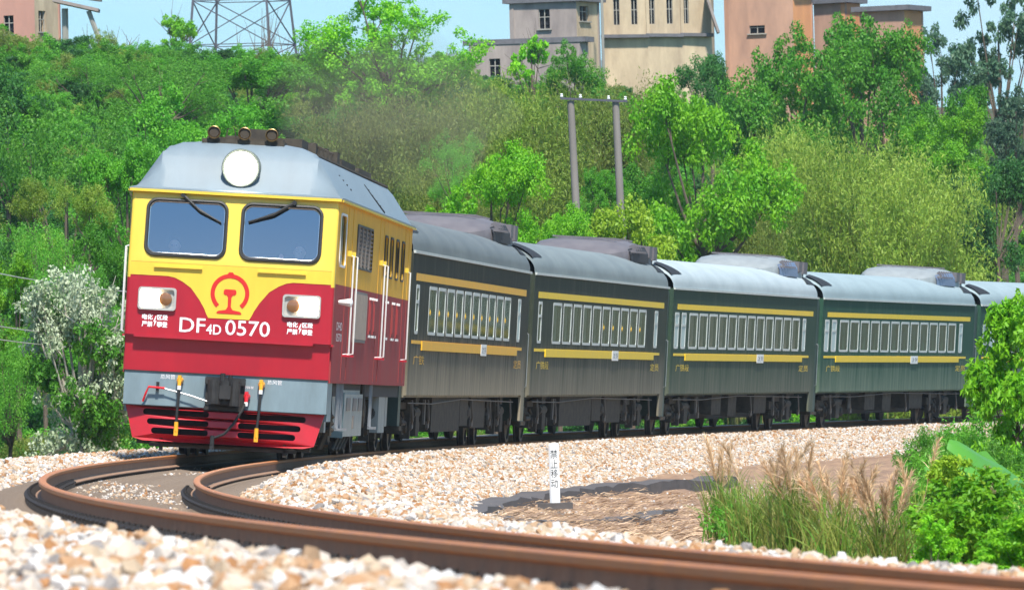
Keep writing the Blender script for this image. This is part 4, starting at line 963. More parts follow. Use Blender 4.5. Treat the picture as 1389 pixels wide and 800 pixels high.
# ------------------------------------------------------------------ buildings on the hill
def wallmat(name, c, c2, sc_=1.2): return mat(name, c, .9, col2=c2, vscale=sc_, stretch=(1, 1, .3), bump=.25, bscale=8, contrast=.2)
M['mauve'] = wallmat("weathered_grey_render", (.40, .33, .29), (.22, .18, .165)); M['cream'] = wallmat("cream_render", (.62, .49, .32), (.36, .27, .18))
M['salmon'] = wallmat("salmon_render", (.54, .31, .21), (.34, .20, .145)); M['sunlitw'] = wallmat("sunlit_orange_render", (.72, .32, .13), (.55, .24, .11)); M['pinkw'] = wallmat("pink_render", (.55, .27, .20), (.42, .22, .17))  # right-hand house faces coloured brighter orange as if sunlit
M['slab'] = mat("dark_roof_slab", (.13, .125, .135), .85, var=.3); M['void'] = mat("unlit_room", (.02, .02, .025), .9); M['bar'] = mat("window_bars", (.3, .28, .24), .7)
def wall(parent, m, p0, p1, z0, z1, wins, name="wall", bars=2, hood=True):
    """wall from plan point p0 to p1 (camera side to the right of p0->p1), wins: (a0, a1, z0, z1) along the wall"""
    p0, p1 = Vector((p0[0], p0[1], 0)), Vector((p1[0], p1[1], 0)); d = (p1 - p0); L_ = d.length; d.normalize(); n_ = Vector((d.y, -d.x, 0)); up = Vector((0, 0, 1))
    f = lambda o: (lambda a, b: p0 + d * a + up * b + n_ * o)
    mb = MB(); mb.plate(rect(0, L_, z0, z1), [rect(*w_) for w_ in wins], f(0), f(-.22)); wl_ = mb.build(name, m, parent)
    for a0, a1, b0, b1 in wins:
        mb = MB()
        for k in range(bars + 1): t = a0 + (a1 - a0) * k / bars; mb.box(f(-.1)(t, (b0 + b1) / 2), (.05, .05, b1 - b0))
        for b in (b0, (b0 + b1) / 2 + .1, b1): q = f(-.1); mb.tube([q(a0, b), q(a1, b)], .03, 4)
        if hood: mb.add([f(.0)(a0 - .1, b0 - .06), f(.0)(a1 + .1, b0 - .06), f(.12)(a1 + .1, b0 - .06), f(.12)(a0 - .1, b0 - .06), f(.0)(a0 - .1, b0), f(.0)(a1 + .1, b0), f(.12)(a1 + .1, b0), f(.12)(a0 - .1, b0)], [(0, 1, 2, 3), (4, 5, 6, 7), (2, 3, 7, 6), (0, 3, 7, 4), (1, 2, 6, 5)])
        wn = mb.build("window", M['bar'], wl_)
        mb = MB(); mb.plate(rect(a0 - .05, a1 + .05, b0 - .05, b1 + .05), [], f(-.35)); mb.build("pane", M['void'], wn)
    return wl_
BY = 400.0; SB = FPX / BY
def bx(px, Y=BY): return at(px, 60, Y).x
def bzz(px, py, Y=BY): return at(px, py, Y).z
def quadhouse(name, label, m1, m2, pxs, ytop, Y, base, wins1, wins2, slab=.25, over=.35, depth_slope=.55, slabm=None):
    """house with a front face (px a..b) and a right face (px b..c) turned away"""
    a, b, c = [bx(p, Y) for p in pxs]; zt = bzz(pxs[1], ytop, Y)
    o = empty(name, ((a + c) / 2, Y, base), label=label, cat="building")
    P0 = (a - (a + c) / 2, .9); P1 = (b - (a + c) / 2, 0); P2 = (c - (a + c) / 2, (c - b) * 1.9); P3 = (P0[0] + (P2[0] - P1[0]), P0[1] + P2[1])
    zt -= base
    wall(o, m1, P0, P1, 0, zt, [(x0, x1, z0 + zt, z1 + zt) for x0, x1, z0, z1 in wins1]); wall(o, m2, P1, P2, 0, zt, [(x0, x1, z0 + zt, z1 + zt) for x0, x1, z0, z1 in wins2])
    wall(o, m1, P2, P3, 0, zt, []); wall(o, m1, P3, P0, 0, zt, [])
    c0 = Vector(((P0[0] + P2[0]) / 2, (P0[1] + P2[1]) / 2, 0)); mb = MB()
    pts = [Vector((p[0], p[1], 0)) for p in (P0, P1, P2, P3)]; big = [p + (p - c0).normalized() * over for p in pts]
    mb.add([(p.x, p.y, zt + .002) for p in big] + [(p.x, p.y, zt + slab) for p in big], [(3, 2, 1, 0), (4, 5, 6, 7), (0, 1, 5, 4), (1, 2, 6, 5), (2, 3, 7, 6), (3, 0, 4, 7)])
    mb.build("roof", slabm or M['slab'], o); return o
# concrete tower and its low annex
def w_(px0, px1, py0, py1, pa, ytop, Y, k=1.0):     # window rectangle relative to wall start and wall top
    return ((bx(px0, Y) - bx(pa, Y)) * k, (bx(px1, Y) - bx(pa, Y)) * k, bzz(px0, py1, Y) - bzz(px0, ytop, Y), bzz(px0, py0, Y) - bzz(px0, ytop, Y))
hill = 15.0
quadhouse("hill_tower", "grey concrete tower with two dark window openings on the hilltop", M['mauve'], M['cream'], (692, 783, 815), 2, 402, hill, [w_(732, 747, 11, 38, 692, 2, 402, 1.03)], [(.35, 1.3, -.95, -.2)])  # shade and sun put into the wall colours: grey front, cream right face
quadhouse("low_annex", "low grey flat-roofed annex in front of the concrete tower", M['mauve'], M['mauve'], (636, 786, 798), 57, 398, hill, [w_(663, 678, 76, 101, 636, 57, 398, 1.01)], [], over=.3)
# main cream block: faceted front with slim windows and a ledge
mbk = empty("cream_hall", (bx(890, 405), 405, hill), label="cream rendered hall with a row of slim barred windows beside the tower", cat="building")
ox = bx(890, 405); facets = [(817, 878, 0.0, .0), (878, 925, .0, .35), (925, 966, .35, .9)]
zt = bzz(890, -60, 405) - hill; zl = bzz(890, 47, 405) - hill
for (a, b, d0, d1), wxs in zip(facets, ((837, 861), (885, 910), (932,))):
    A, B = bx(a, 405) - ox, bx(b, 405) - ox
    wall(mbk, M['cream'], (A, d0), (B, d1), zl, zt, [((bx(x, 405) - ox - A) - .14, (bx(x, 405) - ox - A) + .16, bzz(890, 33, 405) - hill, bzz(890, -2, 405) - hill) for x in wxs], name="upper_wall", bars=2, hood=False)
    wall(mbk, M['cream'], (A, d0 - .12), (B, d1 - .12), 0, zl - .12, [], name="lower_wall")
    mb = MB(); mb.add([(A - .05, d0 - .45, zl - .12), (B + .1, d1 - .45, zl - .16), (B + .1, d1 + .1, zl - .16), (A - .05, d0 + .1, zl - .12), (A - .05, d0 - .45, zl + .04), (B + .1, d1 - .45, zl + .0), (B + .1, d1 + .1, zl + .0), (A - .05, d0 + .1, zl + .04)], [(3, 2, 1, 0), (4, 5, 6, 7), (0, 1, 5, 4), (1, 2, 6, 5), (2, 3, 7, 6), (3, 0, 4, 7)]); mb.build("ledge", M['slab'], mbk)
    mb = MB(); mb.box((A + .06, d0 - .02, (zl + zt) / 2), (.16, .1, zt - zl)); mb.build("pilaster", M['cream'], mbk)
E_ = bx(966, 405) - ox; wall(mbk, M['cream'], (E_, .9), (E_ + .3, 7), 0, zt, []); mb = MB(); mb.bb(bx(817, 405) - ox, E_ + .3, .95, 7, zt - .1, zt); mb.build("roof", M['slab'], mbk)
mb = MB(); mb.box((E_ + .05, .3, bzz(960, 20, 405) - hill), (.12, 1.6, 1.9), Matrix.Rotation(radians(-17), 3, 'Y')); mb.build("hanging_canopy", M['mauve'], mbk)
quadhouse("salmon_house", "tall salmon house with one small hooded window beside the cream hall", M['salmon'], M['sunlitw'], (984, 1077, 1106), -12, 410, 13, [w_(1018, 1039, 33, 44, 984, -12, 410, 1.02)], [])
quadhouse("orange_house", "orange flat-roofed house between the tall salmon house and the lowest house", M['salmon'], M['sunlitw'], (1106, 1147, 1170), 4, 414, 13, [], [], over=.4)
quadhouse("brick_house", "lowest flat-roofed orange house, farthest right on the hill", M['salmon'], M['sunlitw'], (1168, 1228, 1256), 14, 412, 13, [], [], over=.45)
quadhouse("pink_house", "pink house with dark windows and cream corner at the top left", M['pinkw'], M['cream'], (-60, 48, 80), -40, 392, hill, [w_(7, 21, 20, 46, -60, -40, 392, 1.0)], [(.35, 1.0, -2.9, -1.9)])
eh = empty("broken_eave", (bx(105, 390), 390, 13.5), label="weathered tiled eave and leaning timber beside the pink house", cat="roof"); mb = MB()
cz = bzz(110, 8, 390) - 13.5; mb.box((0, 0, cz), (2.2, 1.6, .14), Matrix.Rotation(radians(14), 3, 'Y')); mb.box((.4, -.2, cz + .35), (1.6, 1.2, .12), Matrix.Rotation(radians(9), 3, 'Y')); mb.build("eave_slab", M['mauve'], eh)
mb = MB(); a = at(120, 15, 389.6) - eh.location; b = at(150, 95, 389.6) - eh.location; mb.tube([a, b], .12, 6); mb.tube([at(88, 12, 390) - eh.location, Vector((-.6, 0, 0))], .16, 6); mb.build("timber", M['bar'], eh)

th = bpy.data.objects["hill_tower"]; mb = MB(); xx = bx(815, 402) - th.location.x; mb.tube([(xx + .1, -.05, 0), (xx + .1, -.05, 6.0)], .07, 6); mb.build("drainpipe", M['bar'], th)
# ------------------------------------------------------------------ steel pylon, pole pair
M['pyl'] = mat("grey_angle_steel", (.10, .10, .12), .6, .4, var=.2)
YP = 452.0; py0 = at(330, 95, YP); pyl = empty("steel_pylon", (py0.x, YP, gz(py0.x, YP)), 0, label="grey lattice steel pylon rising above the trees at upper left", cat="pylon")
sP = FPX / YP; HWb = 61 / sP; H = 26.0; zb = py0.z - pyl.location.z
def lg(sx, sy, z): k = 1 - max(0, (z)) / 34.0; return Vector((sx * HWb * k * 1.02 + sy * .75 * k, sy * HWb * .72 * k, z))
for sx in (-1, 1):
    for sy in (-1, 1):
        mb = MB(); mb.tube([lg(sx, sy, -.3), lg(sx, sy, H)], [.10, .06], 4); mb.build("leg", M['pyl'], pyl)
lv = [0, 2.2, 4.2, 6.6, 9, 12, 15, 19, 23, 26]
for i in range(len(lv) - 1):
    mb = MB()
    for (a, b) in (((-1, -1), (1, -1)), ((1, -1), (1, 1)), ((1, 1), (-1, 1)), ((-1, 1), (-1, -1))):
        mb.tube([lg(*a, lv[i]), lg(*b, lv[i + 1])], .04, 4); mb.tube([lg(*b, lv[i]), lg(*a, lv[i + 1])], .04, 4); mb.tube([lg(*a, lv[i + 1]), lg(*b, lv[i + 1])], .035, 4)
    mb.build("bracing", M['pyl'], pyl)
M['pole'] = mat("weathered_pole_concrete", (.25, .22, .195), .85, col2=(.17, .15, .135), vscale=3, stretch=(1, 1, .2))
YH = 246.0; ph = at(812, 290, YH); pr = empty("pole_pair", (ph.x, YH, gz(ph.x, YH)), label="pair of weathered concrete poles joined by a crossarm among the trees", cat="utility pole")
for xb, xt in ((784, 774), (844, 835)):
    a = at(xb, 330, YH); b = at(xt, 137, YH); d = (a - b) / (a.z - b.z); foot = b + d * (pr.location.z - b.z - .3); mb = MB(); mb.tube([foot - pr.location, b - pr.location], [.15, .105], 12); mb.build("pole", M['pole'], pr, smooth=True)
a, b = at(760, 134, YH) - pr.location, at(851, 138, YH) - pr.location; mb = MB(); mb.tube([a + Vector((0, -.13, 0)), b + Vector((0, -.13, 0))], .045, 4)
mb.build("crossarm", M['pyl'], pr)
for t in (.02, .3, .72, .97):
    p = a.lerp(b, t) + Vector((0, -.13, .02)); mb = MB(); mb.lathe(p, (0, 0, 1), [(0, .02), (.04, .05), (.07, .03), (.1, .045), (.13, .02)], 8); mb.build("insulator", M['white'], pr)

# ------------------------------------------------------------------ far wooded hills, and the air
M['far'] = mat("far_forest", (.05, .11, .035), .95, col2=(.03, .07, .025), vscale=.02, bump=.5, bscale=.05)
hx_ = np.linspace(-2200, 2200, 91); mbh = MB(); rows = []
for k in range(9):
    t = k / 8; rows.append([(x * 1.8, 7600 + 1000 * t, 12 + (262 + 80 * sin(x * .0065 + 1.2) + 40 * sin(x * .017 + 2) + 12 * sin(x * .06)) * sin(t * pi / 2) ** .8) for x in hx_])
mbh.grid(rows); tag(mbh.build("far_hills", M['far'], smooth=True), kind='structure')
hz = bpy.data.materials.new("haze"); hz.use_nodes = True; n = hz.node_tree; n.nodes.remove(n.nodes["Principled BSDF"])
pv = n.nodes.new("ShaderNodeVolumePrincipled"); pv.inputs['Color'].default_value = (.72, .87, 1, 1); pv.inputs['Density'].default_value = HAZE; pv.inputs['Anisotropy'].default_value = .1
n.links.new(pv.outputs[0], n.nodes["Material Output"].inputs['Volume'])
mb = MB(); mb.bb(-4600, 4600, -60, 8700, -4, 520); tag(mb.build("haze", hz), kind='stuff')

sm_m = bpy.data.materials.new("exhaust_smoke"); sm_m.use_nodes = True; n = sm_m.node_tree; n.nodes.remove(n.nodes["Principled BSDF"])
pv = n.nodes.new("ShaderNodeVolumePrincipled"); pv.inputs['Color'].default_value = (.42, .36, .28, 1); pv.inputs['Density'].default_value = .024
n.links.new(pv.outputs[0], n.nodes["Material Output"].inputs['Volume'])
bm = bmesh.new(); bmesh.ops.create_icosphere(bm, subdivisions=4, radius=1)
for v in bm.verts:
    d = v.co.copy(); k = 1 + .16 * sin(d.x * 5 + 1) * cos(d.y * 4) + .12 * sin(d.z * 7 + d.y * 3); v.co = Vector((d.x * 1.9 * k, d.y * 9 * k, d.z * 1.25 * k + max(0, d.y) * .5))
me = bpy.data.meshes.new("exhaust_smoke"); bm.to_mesh(me); bm.free()
sm_o = link("exhaust_smoke", me, sm_m); sm_o.matrix_world = loco.matrix_world @ Matrix.Translation((1.5, 15, 5.7)); tag(sm_o, label="thin brown exhaust haze hanging above the locomotive roof", cat="smoke", kind='stuff')
# ------------------------------------------------------------------ foliage
G = dict(bright=((.115, .42, .012), (.29, .60, .022)), mid=((.065, .29, .02), (.16, .43, .025)), dark=((.035, .15, .034), (.075, .235, .036)), lime=((.26, .48, .025), (.42, .60, .04)),
         olive=((.18, .33, .035), (.39, .49, .075)), brown=((.13, .235, .035), (.31, .35, .07)), grey=((.06, .15, .075), (.12, .20, .11)), feath=((.085, .34, .028), (.20, .47, .045)), yell=((.2, .38, .035), (.34, .44, .06)))
LM = {k: leaf_mat(k + "_leaves", *v) for k, v in G.items()}
M['bark'] = mat("bark", (.12, .09, .065), .9, var=.3, bump=.4, bscale=15); M['barkp'] = mat("pale_bark", (.42, .38, .32), .85, var=.2)
M['culm'] = mat("bamboo_culm", (.20, .20, .05), .6, var=.25)
M['flower'] = leaf_mat("white_flowers", (.24, .33, .17), (.54, .58, .42), .25)
def nrm(v): return v / np.maximum(np.linalg.norm(v, axis=-1, keepdims=True), 1e-9)
def leaves(C, N, A, ln, wd, var):
    """C centres, N normals, A long axes (arrays) -> rhombic leaves"""
    A = nrm(A - N * (A * N).sum(-1, keepdims=True)); B = np.cross(N, A); ln = ln[:, None]; wd = wd[:, None]
    V = np.stack([C - A * ln * .5, C + B * wd * .5 + A * ln * .05 + N * ln * .06, C + A * ln * .5, C - B * wd * .5 + A * ln * .05 + N * ln * .06], 1).reshape(-1, 3)
    Q = np.arange(len(V)).reshape(-1, 4); return V, Q, np.repeat(var, 4)
def crown_mesh(name, seed, R_, zc, nl, n_leaf, lsize, asp=.5, lobes=9, lobe_r=.42, droop=0.0, gap=.5, flat_=.75, sub=14, twig=.0):
    """lumpy crown: lobes on an ellipsoid, each lobe a shell of leaf clumps"""
    r = np.random.default_rng(seed); d = nrm(r.normal(size=(lobes, 3))); d[:, 2] = d[:, 2] * .9 + .12
    LC = d * np.array(R_) * r.uniform(.5, .86, (lobes, 1)) + np.array([0, 0, zc]); LC[0] = (0, 0, zc + R_[2] * .4)
    LR = np.array(R_).mean() * lobe_r * r.uniform(.7, 1.25, lobes)
    cd = nrm(r.normal(size=(lobes, sub, 3))); cd[..., 2] = cd[..., 2] * .8 + .25
    CC = (LC[:, None] + cd * LR[:, None, None] * np.array([1, 1, flat_]) * r.uniform(.55, 1.08, (lobes, sub, 1))).reshape(-1, 3)
    CR = (np.repeat(LR, sub) * r.uniform(.24, .46, lobes * sub)); cv = r.uniform(0, .55, lobes * sub)
    keep = r.random(len(CC)) > gap * .25; CC, CR, cv = CC[keep], CR[keep], cv[keep]
    p = CR ** 1.6; k = r.choice(len(CC), n_leaf, p=p / p.sum())
    dd = nrm(r.normal(size=(n_leaf, 3))); rad = r.uniform(.25, 1.05, (n_leaf, 1)) ** .7
    C = CC[k] + dd * rad * CR[k][:, None] * np.array([1, 1, .8])
    N = nrm(dd * .55 + r.normal(size=(n_leaf, 3)) * .55 + np.array([0, 0, .55])); A = nrm(dd + r.normal(size=(n_leaf, 3)) * .7 + np.array([0, 0, -droop]))
    ln = lsize * r.uniform(.65, 1.35, n_leaf); V, Q, v = leaves(C, N, A, ln, ln * asp, np.clip(cv[k] + r.uniform(0, .45, n_leaf), 0, 1))
    return raw_mesh(bpy.data.meshes.new(name), V, Q, v), LC, LR
def trunk_mesh(name, seed, LC, h0, r0, bare=0):
    r = np.random.default_rng(seed + 99); mb = MB(); top = Vector((0, 0, h0)); mb.tube([(0, 0, -9), (0, 0, -.4), (r.normal() * .08, r.normal() * .08, h0 * .5), top, Vector(LC[0])], [r0 * 1.3, r0 * 1.25, r0, r0 * .8, r0 * .25], 8)
    for c in LC[1:]:
        c = Vector(c); st = Vector((0, 0, h0 * r.uniform(.7, 1.0))); mid = st.lerp(c, .5) + Vector((0, 0, -.15)); mb.tube([st, mid, c], [r0 * .5, r0 * .32, r0 * .1], 6)
        for q in range(1 + bare):
            e = c + Vector(r.normal(size=3)) * .22 * (1 + bare * .5); mb.tube([mid.lerp(c, .6), e], [r0 * .2, r0 * .05], 4)
    return mb.mesh(name, smooth=True)
ARCH = {}
def arch(key, H, W, leafkey, seed, **kw):
    R_ = (W / 2, W / 2, kw.pop('rz', H * .44)); zc = kw.pop('zc', H * .52); bare = kw.pop('bare', 0); tr = kw.pop('tr', .05 * sqrt(H)); bk = kw.pop('bark', 'bark')
    cm, LC, LR = crown_mesh("crown", seed, R_, zc, None, kw.pop('n'), kw.pop('ls'), **kw); cm.materials.append(LM[leafkey] if leafkey in LM else M[leafkey])
    tm = trunk_mesh("trunk", seed, LC, H * .35, tr, bare); tm.materials.append(M[bk])
    co = np.empty(len(cm.vertices) * 3, np.float32); cm.vertices.foreach_get("co", co); co = co.reshape(-1, 3)
    ARCH[key] = (cm, tm, np.percentile(co[:, 2], 99.7), np.percentile(np.abs(co[:, :2]), 99) * 2)
for i, s in enumerate((11, 12)): arch('bright%d' % i, 6, 5, 'bright', s, n=34000, ls=.11, lobes=17, lobe_r=.31, sub=20)
for i, s in enumerate((21, 22)): arch('mid%d' % i, 6, 5, 'mid', s, n=32000, ls=.105, lobes=16, lobe_r=.32, sub=20)
for i, s in enumerate((31, 32)): arch('dark%d' % i, 6, 5, 'dark', s, n=20000, ls=.135, lobes=13, lobe_r=.38, sub=18)
arch('lime0', 4, 4.5, 'lime', 41, n=9000, ls=.16, lobes=11, lobe_r=.4, flat_=.6)
arch('tall0', 7.5, 7, 'bright', 51, n=32000, ls=.125, lobes=30, lobe_r=.27, gap=1.0, rz=3.4, bare=2, zc=3.8)
arch('feath0', 6, 6, 'feath', 61, n=17000, ls=.11, asp=.35, lobes=15, lobe_r=.4, gap=.8); arch('feath1', 5, 6, 'feath', 62, n=15000, ls=.11, asp=.35, lobes=13, lobe_r=.42, droop=.4)
arch('grey0', 8, 6, 'grey', 71, n=12000, ls=.17, lobes=18, lobe_r=.26, gap=1.2, rz=3.4)
arch('yell0', 4, 3.2, 'yell', 81, n=11000, ls=.12, asp=.3, lobes=8, lobe_r=.52, droop=-.8)
arch('white0', 4.2, 3.2, 'flower', 91, n=17000, ls=.078, asp=.6, lobes=40, lobe_r=.24, gap=.9, bare=0, zc=1.9, rz=2.1, sub=16, bark='barkp')
arch('sap0', 4, 2.6, 'bright', 95, n=3500, ls=.14, lobes=9, lobe_r=.3, gap=1.0, bare=2)
def bamboo_mesh(seed, H, W, n_culm, n_leaf):
    r = np.random.default_rng(seed); mb = MB(); paths = []
    for i in range(n_culm):
        a = r.uniform(0, 2 * pi); b0 = Vector((r.normal() * W * .1, r.normal() * W * .1, -6)); h = H * r.uniform(.52, 1.05); reach = W * r.uniform(.12, .52)
        pts = [b0]; b0 = Vector((b0.x, b0.y, 0))
        for t in np.linspace(0, 1, 6):
            k = t ** 2.1; pts.append(b0 + Vector((cos(a) * reach * k, sin(a) * reach * k, h * (t - .16 * t ** 4))))
        mb.tube(pts, [.035 * (1 - .85 * t) for t in np.linspace(0, 1, 7)], 5); paths.append(pts)
    tr = mb.mesh("culms", smooth=True); tr.materials.append(M['culm'])
    P = np.array([[list(p) for p in pt] for pt in paths]); k = r.integers(0, n_culm, n_leaf // 12); t = (1 - .72 * r.random(n_leaf // 12) ** 1.3) * 5.999; i0 = t.astype(int)
    c = P[k, i0] + (P[k, i0 + 1] - P[k, i0]) * (t - i0)[:, None]; spray = c + r.normal(size=c.shape) * np.array([.26, .26, .24]); sv = r.uniform(0, .6, len(c))
    C = np.repeat(spray, 12, 0) + r.normal(size=(len(c) * 12, 3)) * .14; n = len(C)
    A = nrm(r.normal(size=(n, 3)) * .6 + np.array([0, 0, -.75])); N = nrm(r.normal(size=(n, 3)) + np.array([0, 0, .5])); ln = r.uniform(.09, .17, n)
    V, Q, v = leaves(C, N, A, ln, ln * .26, np.clip(np.repeat(sv, 12) + r.uniform(0, .4, n), 0, 1)); me = raw_mesh(bpy.data.meshes.new("foliage"), V, Q, v)
    return me, tr, H, W
for key, lk, sd_ in (('bamb0', 'olive', 1), ('bamb1', 'olive', 2), ('bambr', 'brown', 3)):
    me, tr, H, W = bamboo_mesh(sd_, 7, 4.6, 44, 66000); me.materials.append(LM[lk]); ARCH[key] = (me, tr, 6.7, 4.6)
tr_rng = random.Random(4)
def tree(key, name, px, pytop, Y, wpx, label, grp, base=None, cat="tree", names=("trunk", "crown"), dx=0):
    cm, tm, H, W = ARCH[key]; s = FPX / Y; p = at(px, pytop, Y); zb = gz(p.x, Y) if base is None else base
    o = empty(name, (p.x, Y, zb - .05), tr_rng.uniform(0, 6.28), label=label, cat=cat, group=grp)
    sx = wpx / s / W; need = (p.z - zb) / H; sz = min(max(need, sx * .75), sx * 1.7); off = (need - sz) * H
    for nm_, me_ in zip(names, (tm, cm)):
        q = link(nm_, me_, None, o); q.scale = (sx, sx, sz); q.location = (0, 0, off)
    return o
HT = "trees on the hillside"; BB = "bamboo clumps behind the train"
T = [  # archetype, name, px, top py, depth, width px, label
 ('dark0', 'broadleaf_tree', 8, 92, 250, 130, "dark green tree at the far left edge below the pink house"),
 ('feath0', 'feathery_tree', 85, 118, 225, 220, "large rounded feathery green tree at far left, left of the locomotive roof"),
 ('feath1', 'feathery_tree', 118, 74, 330, 170, "thin feathery tree just below the pink house"),
 ('feath0', 'feathery_tree', 215, 62, 320, 190, "feathery green tree under the pylon's left leg"),
 ('mid1', 'broadleaf_tree', 340, 75, 330, 190, "broad mid-green tree under the pylon's right leg"),
 ('bright0', 'broadleaf_tree', 418, 92, 345, 90, "small bright green tree right of the pylon foot"),
 ('mid0', 'broadleaf_tree', 250, 118, 270, 190, "mid-green tree above the left end of the locomotive roof"),
 ('sap0', 'sapling', 238, 20, 440, 70, "lime green sapling left of the pylon against the sky"),
 ('yell0', 'rounded_shrub', 120, 246, 185, 95, "rounded yellow-green shrub left of the cab windows, right one of two"),
 ('yell0', 'rounded_shrub', 45, 238, 192, 90, "rounded yellow-green shrub at the left edge, left one of two"),
 ('bright1', 'broadleaf_tree', 20, 345, 166, 130, "bright green leafy bush at the left edge beside the white-flowered shrub"),
 ('feath1', 'feathery_shrub', 115, 355, 172, 120, "feathery green bush behind the white-flowered shrub"),
 ('tall0', 'tall_tree', 528, -40, 345, 225, "tall light green open-crowned tree against the sky above the locomotive"),
 ('sap0', 'sapling', 720, 48, 350, 62, "small tree in front of the low annex's wall"),
 ('mid0', 'broadleaf_tree', 778, 58, 345, 85, "small green tree below the corner of the concrete tower"),
 ('feath0', 'feathery_tree', 612, 176, 240, 75, "small muted green tree above the round bright tree"),
 ('bright1', 'broadleaf_tree', 664, 194, 212, 165, "round bright green tree rising behind the first coach roof"),
 ('bright1', 'broadleaf_tree', 752, 278, 222, 112, "low bright green tree left of the pole pair's foot"),
 ('lime0', 'broadleaf_tree', 850, 268, 226, 130, "yellow-green low tree at the foot of the right pole"),
 ('mid1', 'broadleaf_tree', 815, 228, 254, 80, "round green tree between the two concrete poles"),
 ('bright1', 'broadleaf_tree', 950, 108, 256, 225, "big vivid green tree right of the pole pair"),
 ('dark1', 'broadleaf_tree', 962, 72, 345, 90, "small dark tree in front of the cream hall's right corner"),
 ('mid0', 'broadleaf_tree', 1060, 40, 330, 170, "dark-leaved tree in front of the tall salmon house"),
 ('mid1', 'broadleaf_tree', 1165, 22, 335, 190, "large green tree below the orange house"),
 ('mid0', 'broadleaf_tree', 1245, 88, 310, 170, "green tree below the lowest orange house"),
 ('bright0', 'broadleaf_tree', 1290, 138, 300, 110, "bright green tree above the bamboo's right shoulder"),
 ('grey0', 'tall_tree', 1352, -30, 345, 150, "tall dark grey-green tree at the top right corner"),
 ('grey0', 'tall_tree', 1275, 36, 370, 110, "grey-green tree left of the corner tree against the sky"),
 ('dark1', 'broadleaf_tree', 1350, 215, 285, 120, "dark bush at the right edge above the last coach roof"),
 ('grey0', 'tall_tree', 1375, 120, 320, 120, "grey shaded tree at the right edge above the dark bush"),
 ('mid1', 'broadleaf_tree', 170, 190, 215, 130, "mid-green tree touching the left edge of the locomotive roof"),
 ('feath1', 'feathery_shrub', 55, 300, 178, 150, "feathery green shrub below the two rounded yellow-green shrubs"),
 ('mid0', 'broadleaf_tree', 150, 292, 180, 110, "leafy green bush tight against the left edge of the locomotive cab"),
 ('feath0', 'feathery_shrub', 10, 430, 160, 130, "feathery dark bush at the left edge below the bright green bush"),
 ('mid0', 'broadleaf_tree', 880, 200, 262, 120, "mid-green tree just right of the right concrete pole"),
]
for a in T: tree(*a[:6], a[6], HT)
B = [('bambr', 470, 105, 262, 165, "brownish bamboo clump directly above the locomotive's right roof edge"), ('bambr', 565, 92, 275, 165, "brownish bamboo clump below the tall light green tree"),
     ('bamb0', 655, 85, 290, 170, "olive bamboo clump below the low annex"), ('bamb1', 745, 98, 295, 150, "olive bamboo clump behind the left concrete pole"), ('bambr', 835, 90, 300, 130, "brownish bamboo clump below the cream hall's lower wall"),
     ('bamb0', 1050, 148, 284, 170, "yellowish bamboo clump right of the big vivid green tree"), ('bamb1', 1140, 158, 280, 190, "tallest yellowish bamboo clump above the third coach's end"),
     ('bamb0', 1225, 185, 276, 190, "yellowish bamboo clump above the fourth coach"), ('bamb1', 1300, 225, 288, 150, "rightmost yellowish bamboo clump beside the dark bush"), ('bambr', 1000, 235, 262, 130, "low brownish bamboo clump above the third coach's air conditioner"),
     ('bambr', 590, 190, 246, 130, "shaded bamboo clump between the locomotive roof and the round bright tree")]
for k, px, py, Y, wd, lab in B: tree(k, "bamboo_clump", px, py, Y, wd, lab, BB, cat="bamboo", names=("culms", "foliage"))
ws = tree('white0', 'flowering_shrub', 105, 362, 156, 150, "white-flowered bushy shrub beside the left front of the locomotive", HT, base=-.95, cat="shrub", names=("branches", "flowers"))
cm, LC, LR = crown_mesh("leaf_mass", 93, (1.4, 1.4, 1.9), 1.9, None, 9000, .10, lobes=18, lobe_r=.3); cm.materials.append(LM['feath']); q = link("leaf_mass", cm, None, ws); q.scale = ws.children[1].scale; q.location = ws.children[1].location
# undergrowth: one uncountable mass of bushes on the slope
src = []
for i, (lk, asp) in enumerate((('mid', .5), ('dark', .5), ('feath', .35), ('olive', .25), ('bright', .5), ('brown', .25))):
    cm, LC, LR = crown_mesh("bush", 200 + i, (1.5, 1.5, 1.2), .9, None, 6500, .125, asp=asp, lobes=9, lobe_r=.45); src.append(loose("bush", cm, LM[lk]))
r = np.random.default_rng(5); Yp = r.uniform(150, 430, 8600); pxp = r.uniform(-1000, 1750, 8600); Xp = (pxp - 694.5) / FPX * Yp; s_, u_ = su(Xp, Yp)
ok = (u_ < -6.4) & ((u_ > -85)); Xp, Yp = Xp[ok], Yp[ok]; Zp = ground_z(Xp, Yp); Sc = r.uniform(.55, 1.15, len(Xp)) * np.interp(-u_[ok], [6.4, 8, 14, 30, 52], [.4, .6, .9, 1.1, .6])
pk = r.choice(6, len(Xp), p=[.24, .42, .16, .06, .04, .08])
instancer("hillside_undergrowth", np.stack([Xp, Yp, Zp - .1], -1), np.stack([np.zeros(len(Xp)), np.zeros(len(Xp)), r.uniform(0, 6.28, len(Xp))], -1), np.stack([Sc, Sc, Sc * r.uniform(.8, 1.3, len(Xp))], -1), pk, src, "tangled mixed green undergrowth covering the hillside behind the train", "undergrowth")
